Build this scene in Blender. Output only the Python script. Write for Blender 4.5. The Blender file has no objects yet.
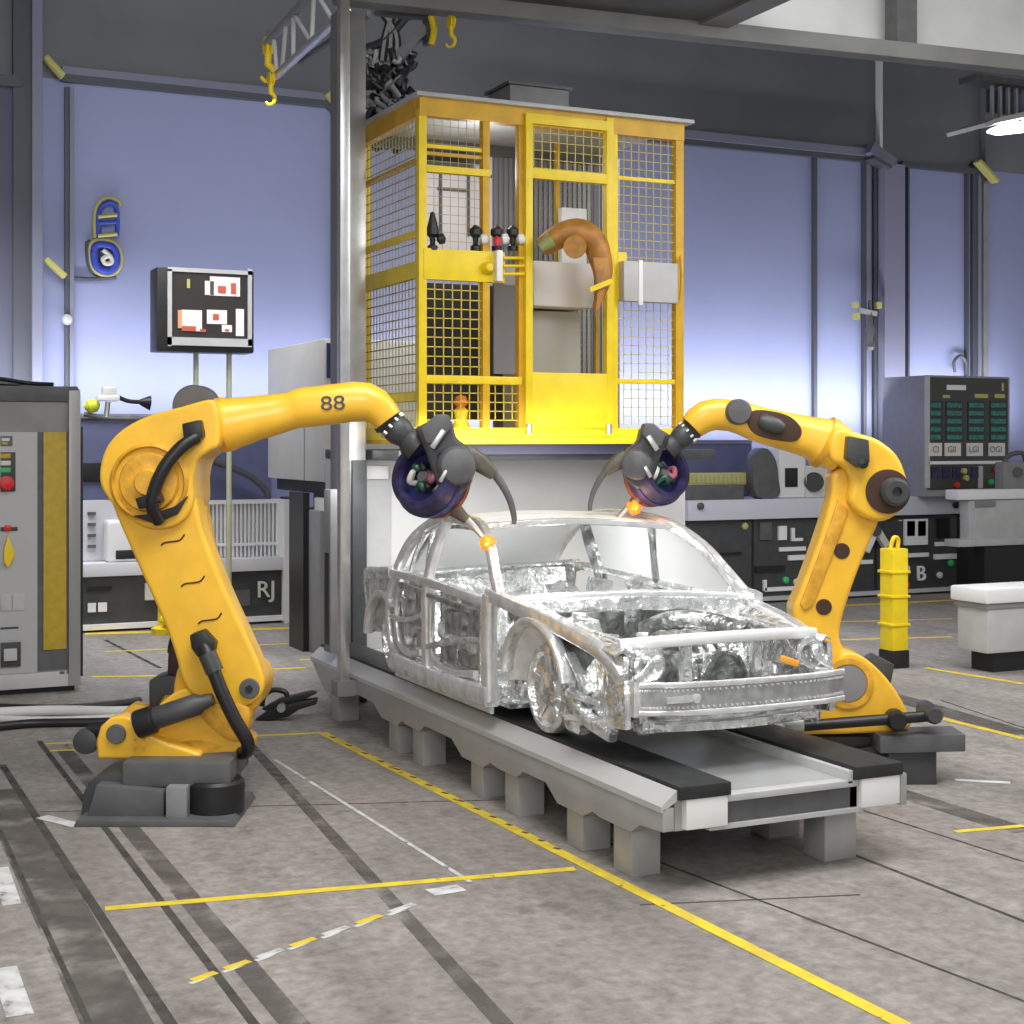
import bpy, bmesh, math, random
from mathutils import Vector, Matrix
random.seed(7)
C = bpy.context.scene.collection
PI = math.pi
# ------------------------------------------------------------------ camera geometry of the place
F, H, HOR = 1500.0, 2.6, 440.0
YAW = math.atan(702/1500.0); S, K = math.sin(YAW), math.cos(YAW)
def ray(px): t = (px-512)/F; return (S+K*t, K-S*t)
def G(px, py, Z=0.0):
    d = F*(H-Z)/(py-HOR); r = ray(px); return Vector((r[0]*d, r[1]*d, Z))
def D(px, py, d):
    r = ray(px); return Vector((r[0]*d, r[1]*d, H-(py-HOR)*d/F))
def WY(px, py, Y):
    r = ray(px); d = Y/r[1]; return Vector((r[0]*d, Y, H-(py-HOR)*d/F))
def WX(px, py, X):
    r = ray(px); d = X/r[0]; return Vector((X, r[1]*d, H-(py-HOR)*d/F))
VR = Vector((K, -S, 0)); VD = Vector((S, K, 0)); UP = Vector((0, 0, 1))
class Frame:                                # upright working plane facing the camera aisle
    def __init__(s, d, off=0.): s.d = d; s.k = d/F; s.off = off
    def __call__(s, px, py, dy=0.0):
        return VR*((px-512)*s.k) + VD*(s.d+dy+s.off) + UP*(H-(py-HOR)*s.k)

# ------------------------------------------------------------------ materials
MATS = {}
def mat(name, col, rough=.5, metal=0., noise=0., nscale=8., bump=0., bscale=30., col2=None, emit=0., alpha=1., detail=4., coat=0.):
    if name in MATS: return MATS[name]
    m = bpy.data.materials.new(name); m.use_nodes = True; nt = m.node_tree; b = nt.nodes['Principled BSDF']
    b.inputs['Base Color'].default_value = (*col, 1); b.inputs['Roughness'].default_value = rough; b.inputs['Metallic'].default_value = metal
    if coat: b.inputs['Coat Weight'].default_value = coat
    if emit: b.inputs['Emission Color'].default_value = (*col, 1); b.inputs['Emission Strength'].default_value = emit
    if alpha < 1: b.inputs['Alpha'].default_value = alpha
    if noise or bump:
        tc = nt.nodes.new('ShaderNodeTexCoord')
    if noise:
        n = nt.nodes.new('ShaderNodeTexNoise'); n.inputs['Scale'].default_value = nscale; n.inputs['Detail'].default_value = detail
        nt.links.new(tc.outputs['Object'], n.inputs['Vector'])
        r = nt.nodes.new('ShaderNodeValToRGB'); c2 = col2 or tuple(x*(1-noise) for x in col)
        r.color_ramp.elements[0].position = .38; r.color_ramp.elements[1].position = .62
        r.color_ramp.elements[0].color = (*c2, 1); r.color_ramp.elements[1].color = (*col, 1)
        nt.links.new(n.outputs['Fac'], r.inputs['Fac']); nt.links.new(r.outputs['Color'], b.inputs['Base Color'])
    if bump:
        n2 = nt.nodes.new('ShaderNodeTexNoise'); n2.inputs['Scale'].default_value = bscale; n2.inputs['Detail'].default_value = 3
        nt.links.new(tc.outputs['Object'], n2.inputs['Vector'])
        bp = nt.nodes.new('ShaderNodeBump'); bp.inputs['Strength'].default_value = bump; bp.inputs['Distance'].default_value = .05
        nt.links.new(n2.outputs['Fac'], bp.inputs['Height']); nt.links.new(bp.outputs['Normal'], b.inputs['Normal'])
    MATS[name] = m; return m
YEL = mat('robot_yellow', (.95, .535, .035), .38, noise=.14, nscale=3, coat=.25)
ORG = mat('cast_orange', (.82, .42, .035), .45, noise=.3, nscale=9, bump=.15, bscale=14)
CAGE = mat('cage_yellow', (.90, .66, .012), .45, noise=.1, nscale=5)
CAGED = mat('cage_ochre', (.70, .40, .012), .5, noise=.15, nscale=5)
CHAR = mat('charcoal_paint', (.055, .057, .060), .45, noise=.2, nscale=6)
DGRY = mat('dark_grey_metal', (.11, .11, .115), .5, noise=.2, nscale=6)
BLK = mat('black_rubber', (.012, .012, .013), .42)
MGRY = mat('mid_grey_paint', (.25, .25, .255), .5, noise=.12, nscale=4)
LGRY = mat('light_grey_paint', (.50, .50, .50), .45, noise=.1, nscale=4)
CONV = mat('conveyor_grey', (.46, .455, .45), .38, .25, noise=.12, nscale=3)
DECK = mat('deck_steel', (.52, .53, .52), .3, .3, noise=.15, nscale=1.5)
WHT = mat('white_paint', (.80, .80, .80), .4)
STEEL = mat('brushed_steel', (.62, .62, .62), .3, .75, noise=.15, nscale=4)
BIW = mat('bare_body_steel', (.96, .97, .97), .2, .75, noise=.42, nscale=11, bump=.7, bscale=9, col2=(.62, .64, .635), detail=6)
BIWS = mat('bare_body_steel_smooth', (.96, .97, .97), .22, .65, noise=.16, nscale=9, bump=.4, bscale=7, detail=6)
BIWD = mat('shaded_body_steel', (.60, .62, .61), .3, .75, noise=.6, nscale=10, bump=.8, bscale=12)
GLS = mat('glow_white_glass', (.95, .96, .96), .25, alpha=.9)  # white glow on the panes put into the glass colour
LAV = mat('lavender_wall', (.295, .325, .53), .85, noise=.05, nscale=.6)
SLATE = mat('slate_wall', (.185, .193, .212), .8, noise=.1, nscale=.7)
TRIM = mat('lavender_trim', (.19, .20, .28), .6)
TRIMD = mat('slate_trim', (.07, .075, .095), .6)
LIME = mat('dull_yellow_bar', (.48, .45, .14), .6)
BLUE = mat('deep_blue', (.03, .06, .45), .5)
PURP = mat('violet_anodised', (.045, .04, .12), .45, .2, noise=.5, nscale=14)
RED = mat('signal_red', (.65, .02, .02), .4)
GRN = mat('signal_green', (.05, .5, .14), .4)
TEAL = mat('screen_teal', (.02, .17, .15), .4, noise=.6, nscale=30, emit=.15)
OCH = mat('ochre_panel', (.52, .36, .03), .55, noise=.12, nscale=12)
MARK = mat('floor_yellow_paint', (.78, .60, .03), .6, noise=.4, nscale=6, col2=(.62, .46, .05))
MARKW = mat('floor_white_paint', (.68, .68, .68), .6, noise=.3, nscale=7)
def blotchy(m, lo, hi, sc, top):
    nt = m.node_tree; b = nt.nodes['Principled BSDF']; tc = nt.nodes.new('ShaderNodeTexCoord'); n = nt.nodes.new('ShaderNodeTexNoise'); n.inputs['Scale'].default_value = sc; n.inputs['Detail'].default_value = 6
    r_ = nt.nodes.new('ShaderNodeMapRange'); r_.inputs['From Min'].default_value = lo; r_.inputs['From Max'].default_value = hi; r_.inputs['To Max'].default_value = top
    nt.links.new(tc.outputs['Object'], n.inputs['Vector']); nt.links.new(n.outputs['Fac'], r_.inputs['Value']); nt.links.new(r_.outputs['Result'], b.inputs['Alpha'])
GROOV = mat('floor_groove_dark', (.085, .078, .07), .9, noise=.3, nscale=5)
STREAK = mat('floor_tyre_streak', (.15, .135, .122), .85, noise=.25, nscale=4)
blotchy(STREAK, .36, .62, 2.2, .75); blotchy(GROOV, .25, .5, 3.5, .9); blotchy(MARK, .26, .36, 9, 1.); blotchy(MARKW, .30, .42, 8, 1.)
CREAM = mat('cream_plastic', (.66, .65, .6), .5)
NIGHT = mat('screen_black', (.02, .02, .022), .3)
GLOW = mat('lamp_glow', (1., .98, 1.), .3, emit=6)
SPARK = mat('weld_spark', (1., .17, .01), .4, emit=1.6)
SPARKC = mat('weld_core', (1., .62, .12), .4, emit=3)
BROWN = mat('brown_orange_cast', (.50, .22, .035), .5, noise=.35, nscale=9)
CORR = mat('corrugated_grey', (.24, .235, .25), .5, .2)
CABLEW = mat('white_cable', (.62, .62, .6), .5)
ROOFW = mat('pale_ceiling_board', (.62, .63, .62), .7, noise=.12, nscale=1.2)
ROOFD = mat('dark_ceiling_steel', (.10, .10, .10), .7, noise=.15, nscale=2)
BEAM = mat('beam_grey', (.20, .20, .19), .6, noise=.15, nscale=2)
BLUEG = mat('blue_grey_cover', (.13, .145, .27), .6, noise=.2, nscale=2)

# ------------------------------------------------------------------ mesh helpers (world coordinates)
INV = {}
def obj(name, bm, m, parent=None, at=None, smooth=True, bevel=0., seg=2, label=None):
    if bevel:
        bmesh.ops.remove_doubles(bm, verts=bm.verts, dist=1e-6)
        es = [e for e in bm.edges if len(e.link_faces) == 2 and e.calc_face_angle(0) > .6]
        bmesh.ops.bevel(bm, geom=es, offset=bevel, segments=seg, profile=.6, affect='EDGES', clamp_overlap=True)
    bmesh.ops.recalc_face_normals(bm, faces=bm.faces)
    me = bpy.data.meshes.new(name)
    if parent is not None:
        M = INV[parent.name]
    else:
        if at is None:
            xs = [v.co.x for v in bm.verts]; ys = [v.co.y for v in bm.verts]; zs = [v.co.z for v in bm.verts]
            at = Vector(((min(xs)+max(xs))/2, (min(ys)+max(ys))/2, min(zs)))
        M = Matrix.Translation(at).inverted()
    bm.transform(M); bm.to_mesh(me); bm.free()
    me.materials.append(m)
    if smooth:
        for p in me.polygons: p.use_smooth = True
        me.set_sharp_from_angle(angle=math.radians(38))
    o = bpy.data.objects.new(name, me); C.objects.link(o)
    if parent is None: o.location = at
    else: o.parent = parent
    INV[o.name] = M
    if label: o['label'] = label
    return o
def thing(name, loc, label, cat, group=None, rotz=0):
    o = bpy.data.objects.new(name, None); C.objects.link(o); o.location = loc; o.rotation_euler = (0, 0, rotz)
    o.empty_display_size = .2
    INV[o.name] = (Matrix.Translation(Vector(loc)) @ Matrix.Rotation(rotz, 4, 'Z')).inverted()
    o['label'] = label; o['category'] = cat
    if group: o['group'] = group
    return o
def tag(o, label, cat, group=None):
    o['label'] = label; o['category'] = cat
    if group: o['group'] = group
    return o
def struct(o): o['kind'] = 'structure'; return o
NB = bmesh.new
def box(bm, x0, x1, y0, y1, z0, z1):
    v = [bm.verts.new((x, y, z)) for x in (x0, x1) for y in (y0, y1) for z in (z0, z1)]
    for f in ((0,1,3,2),(4,6,7,5),(0,4,5,1),(2,3,7,6),(0,2,6,4),(1,5,7,3)): bm.faces.new([v[i] for i in f])
    return bm
def B(*a): return box(NB(), *a)
def wb(bm, px0, py0, px1, py1, Y, dep):     # box whose front face lies on the plane Y
    a = WY(px0, py0, Y); b = WY(px1, py1, Y); m = (px0+px1)/2
    zt = WY(m, py0, Y).z; zb = WY(m, py1, Y).z
    return box(bm, a.x, b.x, Y, Y+dep, zb, zt)
def wbz(bm, a, b, c, d, Y, dep, z):        # same box, resting on height z
    wb(bm, a, b, c, d, Y, dep); lo = min(v.co.z for v in bm.verts)
    for v in bm.verts:
        if v.co.z < z or v.co.z < lo+1e-5: v.co.z = z
    return bm
def obox(bm, c, ax, ay, az, hx, hy, hz):    # oriented box
    v = [bm.verts.new(c+ax*(hx*i)+ay*(hy*j)+az*(hz*l)) for i in (-1,1) for j in (-1,1) for l in (-1,1)]
    for f in ((0,1,3,2),(4,6,7,5),(0,4,5,1),(2,3,7,6),(0,2,6,4),(1,5,7,3)): bm.faces.new([v[i] for i in f])
    return bm
def bar(bm, a, b, w, h=None, up=UP):        # rectangular bar between two points
    a, b = Vector(a), Vector(b); t = (b-a); L = t.length; t.normalize()
    s = t.cross(up)
    if s.length < 1e-4: s = t.cross(Vector((1, 0, 0)))
    s.normalize(); u = s.cross(t)
    return obox(bm, (a+b)/2, t, s, u, L/2, w/2, (h or w)/2)
def prism(bm, pts, y0, y1, fr):             # outline in a frame, extruded in depth
    a = [bm.verts.new(fr(p[0], p[1], y0)) for p in pts]; b = [bm.verts.new(fr(p[0], p[1], y1)) for p in pts]
    n = len(pts); bm.faces.new(a); bm.faces.new(b[::-1])
    for i in range(n): bm.faces.new((a[i], b[i], b[(i+1) % n], a[(i+1) % n]))
    return bm
def spl(pts, n=5, closed=False):
    P = [Vector(p) for p in pts]; out = []; N = len(P)
    rng = range(N) if closed else range(N-1)
    for i in rng:
        if closed: p0, p1, p2, p3 = P[(i-1) % N], P[i], P[(i+1) % N], P[(i+2) % N]
        else: p0, p1, p2, p3 = P[max(i-1, 0)], P[i], P[i+1], P[min(i+2, N-1)]
        for j in range(n):
            t = j/n; out.append(.5*((2*p1)+(p2-p0)*t+(2*p0-5*p1+4*p2-p3)*t*t+(3*p1-p0-3*p2+p3)*t**3))
    if not closed: out.append(P[-1])
    return out
def loft(bm, pts, secs, dax, n=2., seg=24, cap=True):
    """pts: world points; secs: (half width in plane, half width along dax); superellipse power n"""
    rings = []; N = len(pts)
    for i, p in enumerate(pts):
        t = (pts[min(i+1, N-1)]-pts[max(i-1, 0)]).normalized(); nn = t.cross(dax)
        if nn.length < 1e-4: nn = Vector((1, 0, 0))
        nn.normalize(); dd = nn.cross(t).normalized(); a, b = secs[i]; r = []
        for k in range(seg):
            th = 2*PI*k/seg; c, s = math.cos(th), math.sin(th)
            r.append(bm.verts.new(p+nn*(a*math.copysign(abs(c)**(2/n), c))+dd*(b*math.copysign(abs(s)**(2/n), s))))
        rings.append(r)
    for i in range(N-1):
        for k in range(seg):
            bm.faces.new((rings[i][k], rings[i][(k+1) % seg], rings[i+1][(k+1) % seg], rings[i+1][k]))
    if cap: bm.faces.new(rings[0][::-1]); bm.faces.new(rings[-1])
    return bm
def tube(bm, pts, r, sm=6, seg=12, dax=UP):
    P = spl(pts, sm) if sm > 1 else [Vector(p) for p in pts]
    N = len(P); rings = []; prev = None
    for i, p in enumerate(P):
        t = (P[min(i+1, N-1)]-P[max(i-1, 0)]).normalized()
        if prev is None:
            prev = t.orthogonal().normalized()
        prev = (prev-t*prev.dot(t)).normalized(); q = t.cross(prev)
        rr = r(i/(N-1)) if callable(r) else r
        rings.append([bm.verts.new(p+prev*(rr*math.cos(2*PI*k/seg))+q*(rr*math.sin(2*PI*k/seg))) for k in range(seg)])
    for i in range(N-1):
        for k in range(seg): bm.faces.new((rings[i][k], rings[i][(k+1) % seg], rings[i+1][(k+1) % seg], rings[i+1][k]))
    bm.faces.new(rings[0][::-1]); bm.faces.new(rings[-1]); return bm
def cyl(bm, a, b, r, r2=None, seg=32):
    a, b = Vector(a), Vector(b); return lathe(bm, a, (b-a), [(r, 0), (r2 if r2 is not None else r, (b-a).length)], seg)
def lathe(bm, o, ax, prof, seg=32):         # prof: (radius, distance along axis)
    ax = Vector(ax).normalized(); u = ax.orthogonal().normalized(); v = ax.cross(u); rings = []
    for r, h in prof:
        rings.append([bm.verts.new(o+ax*h+u*(r*math.cos(2*PI*k/seg))+v*(r*math.sin(2*PI*k/seg))) for k in range(seg)])
    for i in range(len(rings)-1):
        for k in range(seg): bm.faces.new((rings[i][k], rings[i][(k+1) % seg], rings[i+1][(k+1) % seg], rings[i+1][k]))
    if prof[0][0] > 1e-5: bm.faces.new(rings[0][::-1])
    if prof[-1][0] > 1e-5: bm.faces.new(rings[-1])
    return bm
def text(name, s, size, loc, m, parent, rotz=0., ext=.004, roll=0., sx=1.):
    cu = bpy.data.curves.new(name, 'FONT'); cu.body = s; cu.size = size; cu.extrude = ext; cu.align_x = 'CENTER'; cu.align_y = 'CENTER'
    cu.materials.append(m); o = bpy.data.objects.new(name, cu); C.objects.link(o)
    W = Matrix.Translation(loc) @ Matrix.Rotation(rotz, 4, 'Z') @ Matrix.Rotation(PI/2, 4, 'X') @ Matrix.Rotation(roll, 4, 'Z') @ Matrix.Diagonal((sx, 1, 1, 1))
    bpy.context.view_layer.update()
    me = bpy.data.meshes.new_from_object(o.evaluated_get(bpy.context.evaluated_depsgraph_get())); bpy.data.objects.remove(o)
    me.transform(INV[parent.name] @ W); o = bpy.data.objects.new(name, me); C.objects.link(o); o.parent = parent; INV[o.name] = INV[parent.name]; return o
def circ(px, py, r, n=24, ry=None): return [(px+r*math.cos(2*PI*i/n), py+(ry or r)*math.sin(2*PI*i/n)) for i in range(n)]
def smooth2(pts, n=4): return [(p[0], p[1]) for p in spl([Vector((x, y, 0)) for x, y in pts], n, True)]

# ------------------------------------------------------------------ floor
def floor_material():
    m = bpy.data.materials.new('worn_concrete'); m.use_nodes = True; nt = m.node_tree; L = nt.links; b = nt.nodes['Principled BSDF']
    tc = nt.nodes.new('ShaderNodeTexCoord')
    def noise(sc, det, scale=(1, 1, 1)):
        mp = nt.nodes.new('ShaderNodeMapping'); mp.inputs['Scale'].default_value = scale; L.new(tc.outputs['Object'], mp.inputs['Vector'])
        n = nt.nodes.new('ShaderNodeTexNoise'); n.inputs['Scale'].default_value = sc; n.inputs['Detail'].default_value = det; n.inputs['Roughness'].default_value = .62
        L.new(mp.outputs['Vector'], n.inputs['Vector']); return n
    def ramp(n, p0, c0, p1, c1):
        r = nt.nodes.new('ShaderNodeValToRGB'); e = r.color_ramp.elements; e[0].position = p0; e[1].position = p1
        e[0].color = (*c0, 1); e[1].color = (*c1, 1); L.new(n.outputs['Fac'], r.inputs['Fac']); return r
    a = ramp(noise(.55, 6, (1, .55, 1)), .36, (.25, .228, .207), .62, (.36, .332, .305))
    c = ramp(noise(14, 6), .3, (.62, .62, .62), .7, (1.15, 1.15, 1.15))
    d = ramp(noise(1.1, 5, (3.2, .12, 1)), .36, (.80, .80, .80), .55, (1, 1, 1))
    e = ramp(noise(2.1, 6), .30, (.55, .53, .50), .38, (1, 1, 1))
    def mul(x, y, f=1.):
        k = nt.nodes.new('ShaderNodeMix'); k.data_type = 'RGBA'; k.blend_type = 'MULTIPLY'; k.inputs['Factor'].default_value = f
        L.new(x, k.inputs['A']); L.new(y, k.inputs['B']); return k.outputs['Result']
    o = mul(mul(mul(a.outputs['Color'], c.outputs['Color']), d.outputs['Color'], .8), e.outputs['Color'], .6)
    L.new(o, b.inputs['Base Color']); b.inputs['Roughness'].default_value = .62
    bp = nt.nodes.new('ShaderNodeBump'); bp.inputs['Strength'].default_value = .25; bp.inputs['Distance'].default_value = .02
    L.new(noise(22, 5).outputs['Fac'], bp.inputs['Height']); L.new(bp.outputs['Normal'], b.inputs['Normal'])
    return m
struct(obj('floor', B(-7, 24, 1, 22, -.1, 0), floor_material(), smooth=False))
def strip(name, a, b, w, m, z=.002, w2=None):
    a, b = G(*a), G(*b); t = (b-a).normalized(); s = Vector((-t.y, t.x, 0)); bm = NB(); w2 = w2 or w
    q = [a-s*w/2, a+s*w/2, b+s*w2/2, b-s*w2/2]
    v = [bm.verts.new((p.x, p.y, z)) for p in q]; bm.faces.new(v)
    u = [bm.verts.new((p.x, p.y, z-.0015)) for p in q]; bm.faces.new(u[::-1])
    for i in range(4): bm.faces.new((v[i], u[i], u[(i+1) % 4], v[(i+1) % 4]))
    return struct(obj(name, bm, m, smooth=False))
# dark wear tracks and grooves running towards the wall
for a, b, w in (((39, 741), (330, 1124), .045), ((2, 765), (236, 1124), .055), ((844, 851), (1120, 959), .03), ((580, 832), (1120, 1038), .02),
                ((0, 830), (135, 1124), .03), ((940, 700), (1024, 728), .02), ((830, 800), (1024, 862), .02), ((105, 640), (160, 668), .05), ((640, 905), (860, 895), .015),
                ((40, 812), (500, 800), .012)):
    strip('floor_groove', a, b, w, GROOV, .0025)
for a, b, w in (((60, 745), (375, 1120), .13), ((0, 790), (165, 1120), .30), ((700, 640), (1024, 735), .30), ((890, 790), (1024, 832), .22), ((250, 745), (590, 1120), .09)):
    strip('floor_streak', a, b, w, STREAK, .0018)
for a, b, w in (((322, 733), (905, 1026), .085), ((105, 909), (575, 869), .075), ((45, 744), (108, 742), .05), ((50, 751), (108, 749), .05), ((235, 737), (322, 733), .06),
                ((92, 677), (168, 676), .10), ((228, 671), (306, 668), .10), ((105, 652), (330, 642), .07), ((300, 660), (420, 655), .08), ((842, 640), (952, 637), .10), ((835, 622), (952, 619), .07),
                ((925, 668), (1024, 684), .09), ((935, 717), (1024, 739), .09), ((955, 832), (1024, 826), .06), ((85, 634), (300, 628), .22), ((840, 606), (960, 600), .15)):
    strip('floor_marking', a, b, w, MARK, .0035)
for i in range(15):                                  # dark chips worn into the line beside the conveyor
    x = 330+i*16; y = 737+i*16*.4965; strip('floor_marking', (x, y), (x+6, y+1.6), .028, mat('worn_dark', (.05, .05, .045), .8), .0045)
for i in range(7):                                   # worn yellow and white dashed line
    x = 192+i*33; y = 981-i*11.4
    strip('floor_marking', (x, y), (x+24, y-8.3), .05, MARK if i % 2 or i == 0 else MARKW, .0038)
    strip('floor_marking', (x-2, y+3), (x+17, y-4), .03, MARKW, .0031)
for a, b, w in (((4, 968), (20, 1016), .12), ((275, 760), (470, 882), .03), ((430, 893), (462, 888), .13), ((42, 817), (78, 826), .10), ((955, 780), (1010, 783), .07), ((0, 868), (12, 905), .10)):
    strip('floor_marking', a, b, w, MARKW, .0033)

# ------------------------------------------------------------------ back wall, trims, ceiling
struct(obj('wall_back', B(-7, 24, 22, 22.25, -.1, 7.72), LAV, smooth=False))
struct(obj('wall_upper', B(-7, 24, 22, 22.25, 7.72, 12), SLATE, smooth=False))
def wline(px0, py0, px1, py1, w=.07, m=TRIM, dep=.08, Y=22):
    bm = bar(NB(), WY(px0, py0, Y)-Vector((0, dep/2, 0)), WY(px1, py1, Y)-Vector((0, dep/2, 0)), dep, w)
    return struct(obj('trim_1', bm, m, smooth=False))
def vline(px, py0, py1, w=.07, m=TRIM, dep=.08):
    a = WY(px, py0, 22); b = WY(px, py1, 22); return struct(obj('trim_2', B(a.x-w/2, a.x+w/2, 22-dep, 22, max(0, b.z), a.z), m, smooth=False))
ZT = 7.72
# slate panelled recess on the far left, pilasters
a = WY(-40, 90, 22).x; b = WY(12, 90, 22).x; c = WY(30, 90, 22).x; e = WY(40, 90, 22).x
struct(obj('wall_left_panel', B(a-4, b, 21.93, 22, 0, ZT-.2), mat('slate_blue_panel', (.09, .095, .14), .7), smooth=False))
struct(obj('trim_3', B(b, c, 21.85, 22, 0, 12), TRIMD, smooth=False))
struct(obj('trim_4', B(c, e, 21.75, 22, 0, 12), TRIM, smooth=False))
struct(obj('trim_5', B(a-4, b+.1, 21.8, 22, ZT-.2, ZT-.05), TRIMD, smooth=False))
x = WY(68, 90, 22).x; x2 = WY(338, 110, 22).x; x3 = WY(324, 104, 22).x
struct(obj('trim_6', B(x-.1, x3, 21.9, 22, ZT-.04, ZT+.06), TRIMD, smooth=False))
struct(obj('trim_7', B(x-.1, x3, 21.86, 22, ZT+.06, ZT+.16), TRIM, smooth=False))
for px, w, m in ((66, .05, TRIMD), (71, .06, TRIM), (334, .09, TRIMD), (340, .06, TRIM)): vline(px, 88 if px < 100 else 118, 640, w, m)
wline(324, 103, 336, 116, .08, TRIMD)
# right-hand panels
xa = WY(686, 145, 22).x; xb = WY(862, 158, 22).x; xc = WY(905, 160, 22).x; xd = WY(972, 168, 22).x
struct(obj('trim_8', B(xa-4, xb, 21.9, 22, ZT-.08, ZT+.02), TRIMD, smooth=False))
struct(obj('trim_9', B(xa-4, xb, 21.86, 22, ZT+.02, ZT+.16), TRIM, smooth=False))
for px, y, w, m in ((813, 158, .07, TRIMD), (862, 162, .05, TRIMD), (866, 162, .10, TRIM), (873, 166, .06, TRIMD)): vline(px, y, 640, w, m)
xe = WY(876, 100, 22).x; xf = WY(896, 100, 22).x
struct(obj('trim_10', B(xe, xf, 21.75, 22, 0, ZT-.1), mat('violet_grey', (.22, .22, .32), .7), smooth=False))
wline(862, 150, 884, 167, .22, TRIM, .3); wline(862, 160, 880, 170, .06, TRIMD, .34)
struct(obj('trim_11', B(xf+.05, xd, 21.88, 22, ZT-.1, ZT), TRIMD, smooth=False))
for px, y, w, m in ((899, 165, .10, TRIM), (906, 168, .04, TRIMD), (965, 172, .05, TRIMD), (972, 172, .09, TRIMD), (977, 172, .08, TRIM), (983, 180, .10, MGRY)): vline(px, y, 640, w, m)
wline(970, 163, 983, 182, .10, TRIMD)
struct(obj('trim_12', B(WY(980, 100, 22).x, WY(986, 100, 22).x, 21.85, 22, ZT, 12), SLATE, smooth=False))
vline(877, 60, 165, .07, WHT, .12)
for px0, py0, px1, py1, l in ((45, 57, 63, 77, 'short pale yellow bar slanting at upper left corner of wall panel'), (45, 259, 65, 277, 'short yellow bar slanting beside the blue wall emblem'),
                              (327, 93, 341, 109, 'short yellowish bar slanting on wall left of the steel mast'), (977, 161, 996, 182, 'short yellow bar slanting at corner of right wall panel')):
    tag(obj('wall_bar', bar(NB(), WY(px0, py0, 21.8), WY(px1, py1, 21.8), .2, .075), LIME, bevel=.02), l, 'bar', 'yellow bars on the wall')
# ceiling: overhead beam, dark deck, pale boards
P0 = D(335, 10, 14.6); P1 = D(1060, 82, 17.6); P0.z = P1.z = 6.86
bdir = (P1-P0).normalized(); bn = Vector((-bdir.y, bdir.x, 0))
PA, PB = P0-bdir*.0, P1+bdir*1.5
struct(obj('ceiling_beam', obox(NB(), (PA+PB)/2+UP*.09, bdir, bn, UP, (PB-PA).length/2, .12, .09), BEAM, bevel=.01))
Q = D(720, 38, 16.1)
struct(obj('ceiling', box(NB(), -3, Q.x, 9, Q.y+.3, 7.02, 7.12), ROOFD, smooth=False))
struct(obj('ceiling_girder', B(Q.x-.35, Q.x, 9, Q.y+.1, 6.98, 7.5), BEAM, smooth=False))
w0 = D(730, 30, 16.2)+bn*.4; w1 = PB+bn*.3
bm = obox(NB(), Vector(((w0.x+w1.x)/2, (w0.y+w1.y)/2, 8.52)), bdir, bn, UP, (w1-w0).length/2+.8, .05, 1.5); struct(obj('wall_clerestory', bm, ROOFW, smooth=False))
c0 = D(901, 30, 16.9); struct(obj('trim_13', obox(NB(), Vector((c0.x, c0.y, 8.2)), bdir, bn, UP, .13, .12, 1.3), DGRY))
struct(obj('ceiling_roof', B(-7, 24, 9, 22.2, 12, 12.1), ROOFD, smooth=False))

# ------------------------------------------------------------------ steel mast and boom
t = thing('support_mast', (4.87, 14.25, 0), 'tall pale steel mast rising behind conveyor up to ceiling beam', 'mast')
xm0 = WY(345, 300, 14.15).x; xm1 = WY(366, 300, 14.15).x
obj('mast_post', B(xm0, xm1, 14.15, 14.45, 0, 6.86), STEEL, t, bevel=.012)
obj('mast_flange', B(xm0-.07, xm0, 14.1, 14.4, 0, 6.86), MGRY, t, bevel=.006)
obj('mast_shade_strip', B(xm0+.06, xm1-.01, 14.09, 14.15, 0.0, 2.4), CHAR, t, bevel=.006)  # dark strip, shade of the lower mast put into its colour
t = thing('guide_post', WX(345, 695, 4.30), 'slim grey steel post bracketed to conveyor side near its far end', 'post')
g = WX(344, 695, 4.30)
obj('post', B(4.25, 4.34, g.y-.05, g.y+.05, .34, 6.7), STEEL, t, bevel=.01)
obj('clamp_foot', B(4.21, 4.40, g.y-.09, g.y+.09, .33, .47), MGRY, t, bevel=.01)
g2 = WX(335, 640, 4.42)
t = thing('slotted_stand', (4.5, 13.5, .60), 'grey slotted upright plate on far left end of conveyor', 'stand')
obj('plate', B(4.36, 4.50, 13.28, 13.48, .625, 2.14), MGRY, t, bevel=.01)
obj('slot', B(4.352, 4.36, 13.33, 13.43, .7, 1.55), BLK, t)
# lattice boom
t = thing('lattice_boom', (4.9, 14.5, 6.9), 'grey steel lattice boom reaching back from top of mast', 'boom')
A = [Vector((4.97, 14.62, 6.99)), Vector((4.95, 14.62, 7.55))]
Bv = [Vector((5.09, 17.6, 6.99)), Vector((5.04, 17.8, 7.43))]
for i in range(2): obj('boom_chord', tube(NB(), [A[i], Bv[i]], .05, 1), STEEL if i == 0 else MGRY, t)
for f0, f1 in ((.98, .9), (.9, .72), (.72, .62), (.62, .45), (.45, .35), (.35, .15)):
    obj('brace', tube(NB(), [A[0].lerp(Bv[0], f0), A[1].lerp(Bv[1], f1)] if f0 > .8 or f0 in (.72, .45) else [A[1].lerp(Bv[1], f0), A[0].lerp(Bv[0], f1)], .026, 1, 8), LGRY, t)
obj('back_strut', tube(NB(), [A[0]+Vector((.25, 0, .0)), A[0].lerp(Bv[0], .75)+Vector((.12, 0, .02))], .035, 1), DGRY, t)
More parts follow.
